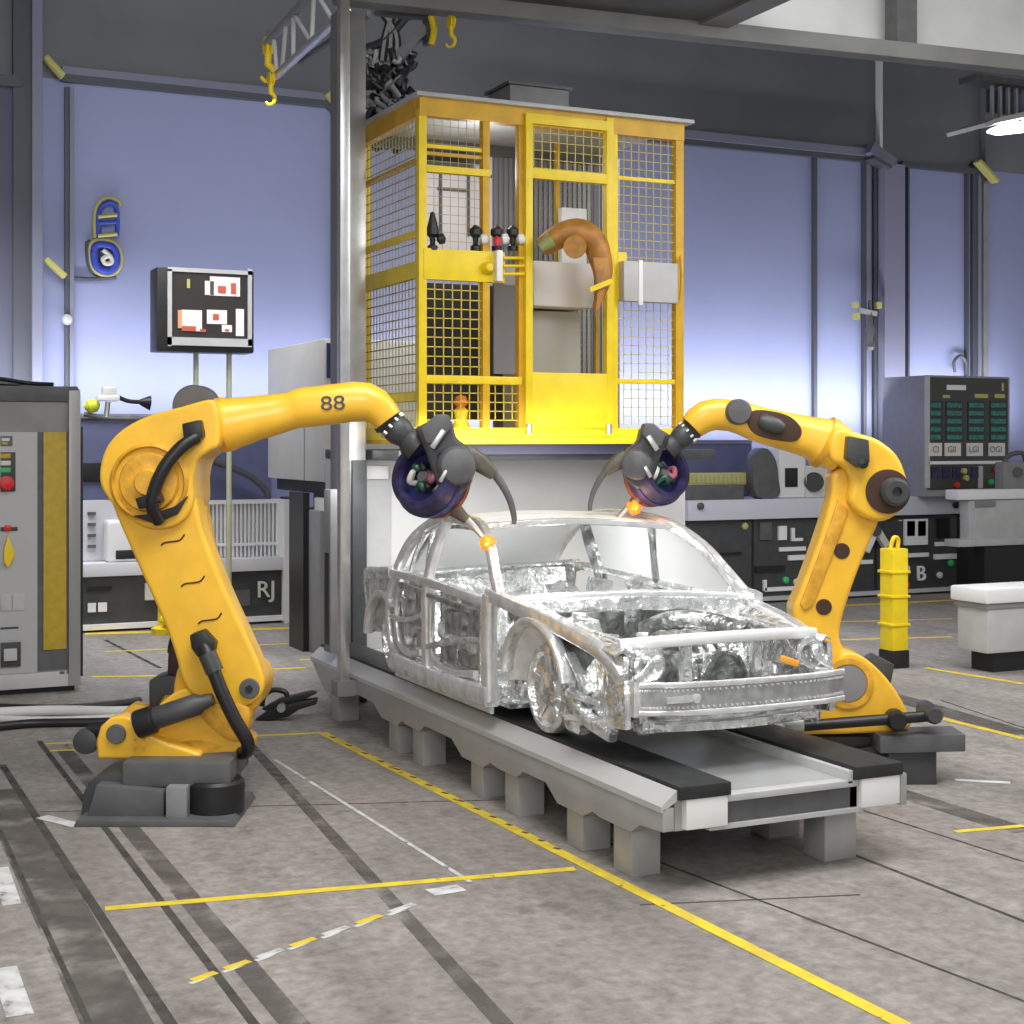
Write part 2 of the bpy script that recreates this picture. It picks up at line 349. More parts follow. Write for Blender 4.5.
def hook(name, p, s, label, group, up=.2):
    t = thing(name, p, label, 'hook', group)
    obj('pulley', lathe(NB(), p+Vector((-.5*.1*s, 0, 0)), Vector((1, 0, 0)), [(.03*s, 0), (.13*s, .0), (.13*s, .03*s), (.09*s, .05*s), (.13*s, .07*s), (.13*s, .1*s)]), CAGE, t)
    q = p-UP*.12*s
    obj('shank', tube(NB(), [q+UP*.04*s, q-UP*.16*s], .05*s, 1), CAGE, t)
    obj('hook_claw', tube(NB(), [q-UP*.14*s, q-UP*.22*s+VR*.07*s, q-UP*.34*s+VR*.05*s, q-UP*.38*s-VR*.04*s, q-UP*.32*s-VR*.1*s], lambda f: .048*s*(1-.5*f)), CAGE, t)
    obj('hanger', tube(NB(), [p, p+UP*up], .02, 1, 8), DGRY, t)
    return t
hook('crane_hook', D(268, 46, 18.25), .85, 'yellow crane hook hanging from upper end of lattice boom', 'yellow hooks on the boom')
hook('crane_hook', D(271, 79, 18.0), .62, 'smaller yellow crane hook below the boom tip', 'yellow hooks on the boom', .08)
hook('crane_hook', D(451, 22, 15.0), .5, 'yellow crane hook under ceiling beam above the cage', None, .12)
t = thing('beam_bracket', D(428, 18, 15.1), 'grey angled bracket with yellow edge under the ceiling beam', 'bracket')
obj('brace', bar(NB(), D(400, 55, 15.2), D(427, 28, 15.2), .09), MGRY, t)
obj('plate', bar(NB(), D(427, 12, 15.2), D(427, 45, 15.2), .12, .05), DGRY, t)
obj('yellow_edge', tube(NB(), [D(431, 16, 15.1), D(434, 30, 15.1), D(431, 45, 15.1)], .035), CAGE, t)
obj('top_rail', bar(NB(), D(375, 10, 15.2), D(430, 15, 15.2), .1), DGRY, t)
# hanging black cable chain
t = thing('cable_bundle', D(390, 8, 16.0), 'tangled black cable chain with white links hanging behind the cage', 'cables')
bm = NB(); bw = NB(); cc = D(388, 92, 16.7)
for i in range(110):
    q = [cc+VR*random.uniform(-.24, .24)+UP*random.uniform(-.56, .40)+VD*random.uniform(-.1, .1)]
    for j in range(3): q.append(q[-1]+VR*random.uniform(-.1, .1)+UP*random.uniform(-.12, .12)+VD*random.uniform(-.06, .06))
    tube(bm if i % 4 else bw, q, random.uniform(.025, .045) if i % 4 else .028, 3, 8)
for k in range(3): tube(bm, [D(382+k*7, 62, 16.7), D(386+k*5, 35, 16.7), D(395-k*8, 8, 16.7)], .05, 5, 8)
tube(bm, [D(366, 48, 16.7), D(385, 40, 16.7), D(410, 12, 16.7)], .05, 4, 8); bar(bm, D(372, 6, 16.7), D(412, 12, 16.7), .15)
tube(bm, [D(392, 8, 16.7), D(392, 8, 16.7)*1.0+UP*4.6], .04, 1, 8)
obj('black_cables', bm, BLK, t); obj('white_links', bw, MGRY, t)

# ------------------------------------------------------------------ machine under the cage and the cage itself
Yc = 13.2; X0, X1 = WY(419, 300, Yc).x, WY(684, 300, Yc).x; YB = 15.1; ZB, ZTOP = 2.60, 5.84
t = thing('press_housing', (6.8, 14.8, 0), 'large light grey machine housing standing under the yellow cage', 'machine')
obj('housing_body', B(5.06, 8.95, 14.5, 15.6, 0, 2.40), mat('housing_grey', (.62, .62, .61), .42, noise=.12, nscale=.8), t, bevel=.02)
obj('side_panel', B(5.07, 5.4, 14.46, 14.5, .1, 2.3), LGRY, t, bevel=.01)
obj('soffit', B(5.06, 8.6, 13.35, 15.6, 2.40, 2.50), CHAR, t, bevel=.01)
obj('soffit_edge', B(X0+.02, X1+.02, 13.22, 13.4, 2.46, 2.56), mat('violet_black', (.05, .05, .09), .5), t)
obj('corner_cap', B(5.06, 5.35, 14.40, 14.52, 2.2, 2.34), WHT, t, bevel=.01)
t = thing('safety_cage', (X0, Yc, 2.56), 'yellow framed mesh safety cage on top of the grey machine housing', 'cage')
def cy(px, Y=Yc): return WY(px, 300, Y).x
def cz(py, px=550): return WY(px, py, Yc).z
def post(px0, px1, z0, z1, m=CAGE, dep=.09, Y=Yc, nm='post'): return obj(nm, B(cy(px0), cy(px1), Y, Y+dep, z0, z1), m, t, bevel=.006)
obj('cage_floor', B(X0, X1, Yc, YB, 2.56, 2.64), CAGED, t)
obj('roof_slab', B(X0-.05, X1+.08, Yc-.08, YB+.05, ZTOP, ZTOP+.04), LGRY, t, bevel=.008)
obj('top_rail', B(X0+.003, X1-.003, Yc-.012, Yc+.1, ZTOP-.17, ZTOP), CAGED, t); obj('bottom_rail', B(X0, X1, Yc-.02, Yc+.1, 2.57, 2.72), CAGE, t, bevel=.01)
obj('bottom_lip', B(X0-.02, X1+.02, Yc-.09, Yc+.02, 2.56, 2.62), CAGE, t, bevel=.008)
obj('top_rail', B(X0-.005, X0+.08, Yc+.1, YB, ZTOP-.172, ZTOP-.001), CAGED, t); obj('bottom_rail', B(X0-.005, X0+.08, Yc+.1, YB, 2.60, 2.72), CAGE, t)
obj('top_rail', B(X0, X1, YB-.08, YB, ZTOP-.12, ZTOP), DGRY, t)
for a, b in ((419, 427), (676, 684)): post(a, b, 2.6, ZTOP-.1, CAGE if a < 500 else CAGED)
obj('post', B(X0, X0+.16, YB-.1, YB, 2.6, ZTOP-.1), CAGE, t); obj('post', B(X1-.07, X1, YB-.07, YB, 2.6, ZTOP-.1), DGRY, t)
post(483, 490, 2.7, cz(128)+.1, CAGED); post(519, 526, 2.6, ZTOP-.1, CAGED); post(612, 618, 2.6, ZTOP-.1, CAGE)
def rail(px0, py0, px1, py1, m=CAGE, y=-.006, dep=.07): return obj('rail', wb(NB(), px0, py0, px1, py1, Yc+y, dep), m, t, bevel=.005)
rail(426, 167, 491, 174); rail(426, 146, 484, 150, y=.02, dep=.03); rail(426, 154, 484, 157, CAGED, .02, .03); rail(424, 250, 505, 281, y=-.01); rail(426, 376, 522, 384); rail(618, 178, 678, 182, y=.02, dep=.03); rail(618, 379, 678, 384, y=.02, dep=.03)
rail(618, 252, 627, 300)
# left side rails
def srail(z0, z1, m=CAGE): return obj('rail', B(X0, X0+.06, Yc+.08, YB, z0, z1), m, t)
z = lambda py: WX(392, py, X0).z
srail(z(284), z(268)); srail(z(244), z(238)); srail(z(402), z(394)); srail(z(172), z(169), CAGED)
# door with mesh top, open middle and solid kick panel
dr = obj('cage_door', wb(wb(wb(wb(wb(NB(), 526, 118, 533, 430, Yc-.05, .09), 607, 118, 614, 430, Yc-.05, .09), 526, 117, 614, 127, Yc-.051, .09), 533, 171, 607, 181, Yc-.05, .07), 527, 373, 613, 428, Yc-.045, .05), CAGE, t, bevel=.004)
obj('door_hinge', tube(NB(), [WY(529, 424, Yc-.08), WY(529, 434, Yc-.08)], .03, 1), STEEL, dr); obj('door_hinge', tube(NB(), [WY(609, 424, Yc-.08), WY(609, 434, Yc-.08)], .03, 1), STEEL, dr)
def mesh_panel(x0, x1, z0, z1, Y, sp=.083, w=.009, m=CAGE, par=None):
    bm = NB(); n = max(1, round((x1-x0)/sp)); q = max(1, round((z1-z0)/sp))
    for i in range(n+1): x = x0+(x1-x0)*i/n; box(bm, x-w/2, x+w/2, Y, Y+w, z0, z1)
    for i in range(q+1): z_ = z0+(z1-z0)*i/q; box(bm, x0, x1, Y, Y+w, z_-w/2, z_+w/2)
    return obj('wire_mesh', bm, m, par or t, smooth=False)
def side_mesh(y0, y1, z0, z1, X, sp=.083, w=.009, m=CAGE):
    bm = NB(); n = round((y1-y0)/sp); q = max(1, round((z1-z0)/sp))
    for i in range(n+1): y = y0+(y1-y0)*i/n; box(bm, X, X+w, y-w/2, y+w/2, z0, z1)
    for i in range(q+1): z_ = z0+(z1-z0)*i/q; box(bm, X, X+w, y0, y1, z_-w/2, z_+w/2)
    return obj('wire_mesh', bm, m, t, smooth=False)
WIREG = mat('olive_wire', (.42, .38, .12), .5); WIREY = mat('yellow_wire', (.58, .46, .05), .5)
mesh_panel(cy(427), cy(489), cz(376, 470), cz(281, 470), Yc+.03, .09, .010, WIREY); mesh_panel(cy(427), cy(484), cz(250, 455), cz(118, 455), Yc+.03, .085, .005, WIREG)
mesh_panel(cy(427), cy(522), cz(420, 470), cz(384, 470), Yc+.03, .09, .010, WIREY)
mesh_panel(cy(533), cy(607), cz(171, 570), cz(127, 570), Yc-.02, .09, .007, WIREY, dr)
mesh_panel(cy(618), cy(677), cz(425, 648), cz(126, 648), Yc+.03, .09, .007, WIREY)
mesh_panel(cy(618), cy(677), cz(425, 648), cz(126, 648), YB-.05, .085, .008, WIREG)
side_mesh(Yc+.08, YB-.1, 2.7, z(284), X0+.03, .09, .010, WIREG); side_mesh(Yc+.08, YB-.1, z(268), ZTOP-.15, X0+.03, .09, .008, WIREG)
# inner rear face: corrugated wall and pale window panel
bm = NB(); xx0, xx1 = cy(492, YB), cy(618, YB); n = 26
for i in range(n):
    a = xx0+(xx1-xx0)*i/n; b = xx0+(xx1-xx0)*(i+.5)/n; c = xx0+(xx1-xx0)*(i+1)/n
    box(bm, a, b, YB-.06, YB-.02, 2.64, ZTOP-.02); box(bm, b, c, YB-.04, YB-.01, 2.64, ZTOP-.02)
obj('corrugated_back', bm, CORR, t, smooth=False)
pn = obj('rear_light_panel', wb(NB(), 418, 112, 492, 250, YB-.03, .03), mat('pale_mesh_panel', (.80, .78, .84), .6), t)
bm = NB()
for px in (440, 447, 458, 468): wb(bm, px, 120, px+2, 152 if px in (447, 458) else 236, YB-.06, .02)
wb(bm, 426, 172, 492, 175, YB-.06, .02); wb(bm, 438, 188, 470, 191, YB-.06, .02); wb(bm, 460, 120, 492, 123, YB-.06, .02)
obj('panel_bars', bm, DGRY, pn)
obj('dark_shelf', wb(NB(), 427, 150, 486, 163, Yc+.3, .3), BLK, t)
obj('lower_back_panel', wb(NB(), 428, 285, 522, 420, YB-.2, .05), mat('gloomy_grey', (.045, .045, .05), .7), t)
obj('lower_inner_sheet', wb(NB(), 494, 285, 520, 374, Yc+.6, .03), CORR, t)
obj('inner_column', B(cy(556, 14.6), cy(560, 14.6), 14.6, 14.64, 2.64, ZTOP), CAGED, t)
obj('inner_column', B(cy(596, 14.2), cy(599, 14.2), 14.2, 14.24, 2.64, cz(300)), CAGED, t)
lt = obj('latch_box', wb(NB(), 497, 250, 503, 281, Yc-.09, .1), WHT, t, bevel=.008)
obj('emergency_knob', lathe(NB(), WY(487, 268, Yc-.02), Vector((0, -1, 0)), [(.06, 0), (.06, .03), (.035, .07), (0, .075)]), CAGE, t)
for k in range(3): obj('latch_rod', tube(NB(), [WY(503, 258+k*8, Yc-.05), WY(524, 258+k*8, Yc-.05)], .015, 1, 8), CAGE, t)
obj('red_button', lathe(NB(), WY(497, 246, Yc-.05), UP, [(.03, 0), (.03, .08), (0, .1)]), RED, t)
bx = thing('control_box', WY(650, 302, Yc), 'pale grey control box with white divider on right side of the cage', 'box')
obj('box_shell', wb(NB(), 624, 262, 678, 302, Yc-.12, .112), LGRY, bx, bevel=.01)
obj('divider', wb(NB(), 639, 260, 643, 305, Yc-.13, .04), WHT, bx, bevel=.004)
obj('handle', tube(NB(), [WY(681, 256, Yc-.05), WY(682, 275, Yc-.08), WY(681, 300, Yc-.05)], .02), CAGED, bx)
vb = thing('roof_vent', (cy(530), 14.4, ZTOP+.04), 'grey square vent box on top of the yellow cage', 'vent')
a = WY(510, 85, 13.9); b = WY(569, 85, 13.9)
obj('vent_shell', B(a.x, b.x, 13.9, 14.45, ZTOP+.04, 6.24), MGRY, vb, bevel=.01); obj('vent_cap', B(a.x-.03, b.x+.03, 13.87, 14.48, 6.24, 6.27), DGRY, vb)
# machine and small robot inside the cage
ib = thing('inner_machine', WY(562, 372, 14.0), 'white and grey boxy machine behind the cage door opening', 'machine')
zf = 2.64
a = WY(533, 300, 13.7); b = WY(590, 300, 13.7)
obj('base_cabinet', B(a.x+.03, b.x, 13.9, 14.5, zf, cz(304)), mat('warm_grey', (.48, .48, .44), .4), ib, bevel=.02)
obj('top_box', B(a.x-.02, b.x+.03, 13.65, 14.4, cz(302), cz(255)), mat('pale_enclosure', (.80, .78, .79), .4), ib, bevel=.03)
obj('rear_panel', B(WY(562, 300, 14.4).x, WY(587, 300, 14.4).x, 14.4, 14.5, cz(255), WY(575, 208, 14.4).z), WHT, ib, bevel=.01)
ra = thing('cage_robot_arm', WY(575, 255, 13.75), 'small brown orange robot arm bent over the white machine in the cage', 'robot arm')
q = [D(x_, y_, 14.6) for x_, y_ in ((541, 248), (553, 240), (565, 234), (580, 232), (594, 242), (600, 258), (603, 275), (600, 292), (596, 308))]
P = spl(q, 4); obj('arm', loft(NB(), P, [(.04+.09*max(0, math.sin(PI*min(1, .15+i/len(P)*.95)))**.7,)*2 for i in range(len(P))], VD), BROWN, ra)
obj('flange', cyl(NB(), D(575, 247, 14.5), D(575, 247, 14.38), .11), BROWN, ra); obj('wrist_band', bar(NB(), D(590, 290, 14.4), D(612, 281, 14.4), .05), CAGE, ra)
obj('forearm', prism(NB(), [(592, 258), (608, 258), (610, 275), (600, 308), (594, 318), (597, 290)], -.08, .05, Frame(14.5)), BROWN, ra, bevel=.02)
obj('green_nozzle', loft(NB(), [D(540, 248, 14.5), D(552, 240, 14.5)], [(.05, .05), (.08, .08)], VD), mat('olive_metal', (.3, .33, .12), .5), ra)
for i, (px, py, l) in enumerate(((433, 240, 'small black valve standing on cage mid rail at its left end'), (476, 242, 'small black and white fitting on cage mid rail beside inner post'), (497, 236, 'black twin fitting on cage mid rail near the door'), (513, 238, 'black knobbed fitting on cage mid rail next to door post'))):
    g = WY(px, 250, Yc+.02); v = thing('valve_fitting', g, l, 'fitting', 'fittings on the cage rail')
    obj('body', lathe(NB(), Vector((g.x, Yc+.03, cz(250, px))), UP, [(.05, 0), (.05, .04), (.025, .06), (.03, .12), (.06, .15), (.06, .2), (.02, .24 if i else .36), (0, .25 if i else .37)], 14), BLK, v)
    obj('side_knob', lathe(NB(), Vector((g.x+.03, Yc+.0, cz(250, px)+.1)), Vector((1, -.4, .2)), [(.02, 0), (.05, .02), (.05, .07), (0, .09)], 14), WHT if i else BLK, v)
g = WY(461, 416, Yc+.15); v = thing('pump_unit', g, 'small yellow pump with orange cap inside the bottom of the cage', 'pump')
zz = 2.72
obj('pump_body', lathe(NB(), Vector((g.x, g.y, 2.64)), UP, [(.08, 0), (.09, .08), (.06, .15), (.07, .25), (.03, .28)], 16), CAGE, v); obj('orange_cap', lathe(NB(), Vector((g.x, g.y, 2.92)), UP, [(.04, 0), (.07, .04), (.05, .1), (0, .12)], 16), mat('orange_plastic', (.75, .2, .02), .4), v)

# ------------------------------------------------------------------ conveyor
t = thing('conveyor', (5.25, 7.4, 0), 'long light grey conveyor platform with black tracks under the car body', 'conveyor')
YF, YE = 7.35, 13.95
obj('deck', B(4.80, 5.80, YF+.101, YE, .47, .54), DECK, t)
obj('deck_front_beam', B(4.76, 5.79, YF+.03, YF+.12, .37, .50), DGRY, t)
obj('deck_lip', B(4.76, 5.76, YF, YF+.1, .50, .54), LGRY, t, bevel=.004); obj('deck_under_lip', B(4.7, 5.8, YF, YF+.14, .345, .37), LGRY, t)
for x0, x1 in ((4.48, 4.83), (5.72, 6.08)):
    obj('track_pad', B(x0, x1, YF-.03, YE, .545, .625), mat('track_rubber', (.025, .026, .027), .55, noise=.3, nscale=10), t, bevel=.012)
    obj('end_block', B(x0+.05, x1-.05+(.03), YF-.02, YF+.2, .37, .545), WHT, t, bevel=.006)
    obj('rail_beam', B(x0, x1, YF+.03, YE, .36, .545), CONV, t)
def yz(bm, pts, x0, x1):
    a = [bm.verts.new((x0, p[0], p[1])) for p in pts]; b = [bm.verts.new((x1, p[0], p[1])) for p in pts]; n = len(pts)
    bm.faces.new(a); bm.faces.new(b[::-1])
    for i in range(n): bm.faces.new((a[i], b[i], b[(i+1) % n], a[(i+1) % n]))
    return bm
prof = [(YF, .505), (YF, .37), (7.62, .35), (7.72, .285), (8.1, .285), (8.2, .30), (8.32, .245), (8.68, .245), (8.85, .345), (9.2, .345), (9.3, .285), (9.62, .285), (9.74, .30), (9.86, .245), (10.25, .245), (10.45, .345), (11.0, .345), (11.1, .285),
        (11.4, .285), (11.5, .30), (11.6, .245), (11.98, .245), (12.2, .345), (12.95, .345), (13.15, .245), (13.55, .245), (YE, .48), (YE, .505)]
obj('side_fascia', yz(NB(), prof, 4.385, 4.46), CONV, t, bevel=.006)
bm = NB()
q = [(4.40, YF+.02, .51), (4.36, YF+.02, .50), (4.36, YF+.02, .46), (4.40, YF+.02, .45)]
yzp = [(4.375, .515), (4.48, .60), (4.48, .54), (4.375, .48)]
a = [bm.verts.new((x_, YF, z_)) for x_, z_ in yzp]; b = [bm.verts.new((x_, YE, z_)) for x_, z_ in yzp]
bm.faces.new(a); bm.faces.new(b[::-1])
for i in range(4): bm.faces.new((a[i], b[i], b[(i+1) % 4], a[(i+1) % 4]))
obj('sloping_edge', bm, mat('edge_grey', (.56, .56, .55), .35, .2), t)
obj('side_fascia', yz(NB(), [(YF, .545), (YF, .35), (YE, .35), (YE, .545)], 6.08, 6.13), CONV, t, bevel=.006)
obj('inner_edge', B(5.68, 5.72, YF, YE, .52, .60), mat('edge_grey', (.56, .56, .55)), t, bevel=.004)
for y in (7.88, 8.5, 9.45, 10.05, 11.23, 11.78, 13.33):
    obj('leg', B(4.42, 4.62, y-.11, y+.11, 0, .40), CONV, t, bevel=.006)
for y in (7.66, 8.25, 9.6, 10.2, 11.5, 13.3): obj('leg', B(5.66, 5.90, y-.11, y+.11, 0, .38), CONV, t, bevel=.006)

# ------------------------------------------------------------------ bare car body on the conveyor
XC = 5.24; HW = .86; ZP = .625
car = thing('car_body', (XC, 10.1, ZP), 'bare silver car body shell on the conveyor between two yellow robots', 'car body')
XA = Vector((1, 0, 0)); YA = Vector((0, 1, 0))
def rib(nm, pts, w, th, m=BIW, sm=5, dax=XA, par=None, n=5.):
    P = spl(pts, sm) if sm > 1 else [Vector(p) for p in pts]
    return obj(nm, loft(NB(), P, [(w/2, th/2)]*len(P), dax, n, 16), m, par or car)
def sheet(pts, th, axis=XA):
    bm = NB(); a = [bm.verts.new(Vector(p)) for p in pts]; b = [bm.verts.new(Vector(p)+axis*th) for p in pts]; n = len(pts)
    bm.faces.new(a); bm.faces.new(b[::-1])
    for i in range(n): bm.faces.new((a[i], b[i], b[(i+1) % n], a[(i+1) % n]))
    return bm
def surf(rows, th=.012):                    # curved panel from rows of points
    bm = NB(); V = [[bm.verts.new(Vector(p)) for p in r] for r in rows]
    for i in range(len(V)-1):
        for j in range(len(V[0])-1): bm.faces.new((V[i][j], V[i][j+1], V[i+1][j+1], V[i+1][j]))
    bmesh.ops.recalc_face_normals(bm, faces=bm.faces)
    bmesh.ops.solidify(bm, geom=bm.faces[:], thickness=th); return bm
YFa, YRa = 9.02, 11.92
RW = .30; WZ = ZP+RW+.005
def side(y): return XC-HW if y else XC+HW
def ribbed(nm, x, y0, y1, z0, z1, seedv, n=9, m=BIW):
    """stamped inner sheet with raised and sunken pressings, one part"""
    rnd = random.Random(seedv); bm = B(x, x+.02, y0, y1, z0, z1)
    for _ in range(n):
        a_, c_ = rnd.uniform(y0, y1-.1), rnd.uniform(z0, z1-.08); w_, h_ = rnd.uniform(.06, .2), rnd.uniform(.04, .16)
        box(bm, x-rnd.uniform(.005, .03), x+.01, a_, min(y1, a_+w_), c_, min(z1, c_+h_))
    return obj(nm, bm, m, car, bevel=.008)
for s in (-1, 1):
    X = XC+s*HW; near = s < 0
    ya, yb, yc, yr = (9.57, 10.93, 11.62, 11.95) if near else (9.07, 10.28, 11.15, 11.9)
    yh = ya+.17
    rib('sill', [(X, yh-.05, .78), (X, 10.6, .76), (X, 11.6, .78)], .15, .12, BIWS)
    rib('sill_flange', [(X-.0, yh-.05, .68), (X, 11.6, .68)], .045, .03, BIWS, 1)
    Xr = XC+s*(HW-.13)
    if near:
        rr = [(X, ya-.02, 1.46), (X+.03, 9.70, 1.62), (X+.07, 9.88, 1.82), (Xr-.02, 10.12, 1.95), (Xr, 10.4, 1.99), (Xr, 10.85, 1.995), (Xr, 11.15, 1.93), (X+.07, 11.42, 1.78), (X+.03, 11.62, 1.56), (X, 11.74, 1.32), (X, 11.76, 1.1), (X, 11.68, .9), (X, 11.52, .80)]
    else:
        rr = [(X, ya-.05, 1.46), (X-.03, 9.25, 1.62), (X-.07, 9.52, 1.80), (Xr+.02, 9.85, 1.93), (Xr, 10.2, 1.98), (Xr, 10.8, 1.995), (Xr, 11.3, 1.93), (X-.07, 11.75, 1.75), (X-.03, 12.1, 1.52)]
    rib('roof_rail', rr, .085, .07, BIWS)
    if near: rib('roof_rail_inner', [(X+.10, 9.80, 1.62), (X+.15, 10.0, 1.80), (X+.2, 10.3, 1.91), (X+.2, 10.85, 1.92), (X+.16, 11.2, 1.84), (X+.12, 11.5, 1.6)], .035, .03, BIWD)
    rib('hinge_post', [(X, yh, .74), (X, yh+.01, 1.1), (X, yh+.0, 1.35), (X, yh-.02, 1.50)], .13, .09, BIWS)
    rib('hinge_post_flange', [(X+.01*s, yh+.11, .80), (X, yh+.12, 1.1), (X, yh+.10, 1.42)], .035, .05, BIW)
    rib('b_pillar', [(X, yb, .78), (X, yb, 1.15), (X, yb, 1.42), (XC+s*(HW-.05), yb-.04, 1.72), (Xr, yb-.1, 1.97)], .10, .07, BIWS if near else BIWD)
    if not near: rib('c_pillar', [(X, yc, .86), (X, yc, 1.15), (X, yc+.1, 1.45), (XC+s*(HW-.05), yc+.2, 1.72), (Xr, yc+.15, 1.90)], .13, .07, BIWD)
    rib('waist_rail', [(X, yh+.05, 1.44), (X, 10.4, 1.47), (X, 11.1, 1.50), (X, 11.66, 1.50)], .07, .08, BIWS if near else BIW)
    if near:
        rib('waist_rail_lower', [(X, 9.85, 1.345), (X, 10.6, 1.375), (X, 11.5, 1.42)], .04, .05, BIWD)
        rib('door_beam', [(X-.01, 9.85, 1.16), (X-.02, 10.3, 1.10), (X-.01, 10.88, .99)], .05, .05)
        rib('door_beam', [(X-.01, 11.0, 1.22), (X-.02, 11.3, 1.15), (X-.01, 11.68, 1.14)], .045, .05)
        rib('door_frame', [(X, 9.98, .90), (X, 10.4, .86), (X, 10.80, .92), (X, 10.84, 1.3), (X, 10.76, 1.40)], .05, .045, BIWS)
        rib('door_frame', [(X, 11.05, .92), (X, 11.3, .88), (X, 11.54, .95), (X, 11.60, 1.25), (X, 11.50, 1.40)], .05, .045, BIWS)
        rib('window_channel', [(X+.02, 11.0, 1.5), (X+.06, 11.04, 1.7), (X+.10, 11.05, 1.88)], .035, .03, BIW)
        rib('quarter_channel', [(X+.02, 11.36, 1.5), (X+.05, 11.30, 1.68), (X+.08, 11.2, 1.84)], .03, .03, BIW)
        ribbed('inner_door_panel', X+.08, 9.84, 10.86, .84, 1.42, 3, 16); ribbed('inner_door_panel', X+.08, 11.0, 11.62, .84, 1.45, 5, 11)
        for (y0, y1, z0, z1) in ((9.92, 10.2, 1.16, 1.32), (10.32, 10.66, 1.12, 1.30), (10.0, 10.4, .92, 1.02), (10.5, 10.74, .9, 1.04), (11.06, 11.25, 1.2, 1.36), (11.34, 11.52, 1.0, 1.3), (11.08, 11.24, .94, 1.08)):
            obj('panel_opening', B(X+.035, X+.08, y0, y1, z0, z1), BIWD, car, bevel=.006)
    rib('rear_quarter_rail', [(X, 11.7, 1.50), (X, 12.0, 1.47), (XC+s*(HW-.04), 12.4, 1.42), (XC+s*(HW-.08), 12.46, 1.2), (XC+s*(HW-.06), 12.42, .95)], .11, .08)
    obj('quarter_panel', sheet([(X-s*.03, 11.66, 1.48), (X-s*.03, 12.36, 1.42), (X-s*.03, 12.4, 1.0), (X-s*.03, 12.3, .95), (X-s*.03, 12.2, 1.20), (X-s*.03, 11.95, 1.28), (X-s*.03, 11.72, 1.2)], .015), BIW, car)
    arc = [(X, YRa+.38*math.cos(a_), WZ+.38*math.sin(a_)) for a_ in [math.radians(d_) for d_ in range(0, 150, 15)]]
    rib('rear_arch', arc, .06, .08, BIWS, 2)
    arc = [(X, YFa-(.50 if math.cos(a_) > 0 else .44)*math.cos(a_), WZ+.46*math.sin(a_)) for a_ in [math.radians(d_) for d_ in range(14, 175, 12)]]
    rib('front_arch', arc, .055, .09, BIWS, 2)
    for yy, nm in ((YFa, 'front_wheel_house'), (YRa, 'rear_wheel_house')):
        rows = []
        for i in range(8):
            f = i/7; rr_ = .44*math.cos(f*1.25)+.02; xx = X-s*(.03+.22*f)
            rows.append([(xx, yy+rr_*math.cos(a_)*1.02, WZ+rr_*math.sin(a_)) for a_ in [PI*k/14 for k in range(15)]])
        obj(nm, surf(rows), BIWS, car)
    for yy, nm in ((YFa, 'front_wheel'), (YRa, 'rear_wheel')):
        w = obj(nm, lathe(NB(), Vector((X-s*.25, yy, WZ)), Vector((s, 0, 0)), [(.12, 0), (.27, 0), (RW-.01, .02), (RW, .06), (RW, .13), (RW-.01, .16), (.25, .17), (.23, .13), (.13, .11), (.11, .15), (.05, .16), (0, .16)], 36), BIW, car)
        bm = NB()
        for k in range(5):
            a_ = 2*PI*k/5+.3; bar(bm, Vector((X-s*.12, yy+.10*math.cos(a_), WZ+.10*math.sin(a_))), Vector((X-s*.105, yy+.235*math.cos(a_), WZ+.235*math.sin(a_))), .05, .02, XA)
        obj('spokes', bm, BIWS, w)
    # fender top rail and apron
    rib('fender_rail', [(X, yh, 1.50), (X, ya-.15, 1.47), (X-s*.01, 9.0, 1.43), (XC+s*(HW-.04), 8.55, 1.36), (XC+s*(HW-.08), 8.2, 1.28), (XC+s*(HW-.12), 8.02, 1.14)], .10, .08, BIWS)
    rib('apron_rail', [(XC+s*(HW-.2), 9.4, 1.44), (XC+s*(HW-.2), 8.9, 1.36), (XC+s*(HW-.22), 8.15, 1.31)], .07, .06)
    obj('fender_apron', surf([[(X-s*.05, y_, 1.42-.13*max(0, 9-y_)), (XC+s*(HW-.16), y_, 1.33), (XC+s*(HW-.18), y_, 1.1)] for y_ in (9.5, 9.2, 8.9, 8.6, 8.3, 8.0)]), BIW, car)
    rib('front_chassis_rail', [(XC+s*.42, 9.5, .92), (XC+s*.42, 8.8, 1.0), (XC+s*.43, 7.95, 1.02)], .13, .10)
    obj('strut_tower', lathe(NB(), Vector((XC+s*.52, YFa-.02, 1.0)), UP, [(.17, 0), (.16, .3), (.13, .38), (.06, .40), (.05, .43), (0, .43)], 24), BIW, car)
    obj('front_corner_bracket', sheet([(XC+s*(HW-.1), 7.95, .84), (XC+s*(HW-.1), 8.35, .80), (XC+s*(HW-.1), 8.5, 1.1), (XC+s*(HW-.1), 8.25, 1.3), (XC+s*(HW-.1), 7.98, 1.28)], .04), BIW, car)
    rib('suspension_arm', [(XC+s*(HW-.12), YFa-.05, .86), (XC+s*(HW-.2), 8.7, .80), (XC+s*(HW-.3), 8.35, .82)], .08, .06)
    rib('lower_front_arm', [(XC+s*(HW-.02), 8.55, .98), (XC+s*(HW-.05), 8.35, .85), (XC+s*(HW-.1), 8.1, .78)], .09, .07)
    obj('brake_caliper', lathe(NB(), Vector((XC+s*(HW-.1), 8.48, .80)), YA, [(.05, 0), (.09, .02), (.09, .12), (.05, .16)], 16), BIW, car)
    # far and near details: headlamp bracket
    rib('headlamp_bracket', [(XC+s*(HW-.12), 8.0, 1.32), (XC+s*(HW-.25), 7.92, 1.24), (XC+s*(HW-.14), 7.9, 1.14)], .05, .05)
    obj('lamp_housing', lathe(NB(), Vector((XC+s*(HW-.26), 8.05, 1.22)), Vector((0, -1, 0)), [(.05, 0), (.10, .08), (.11, .12), (.09, .13), (0, .06)], 20), BIW, car)
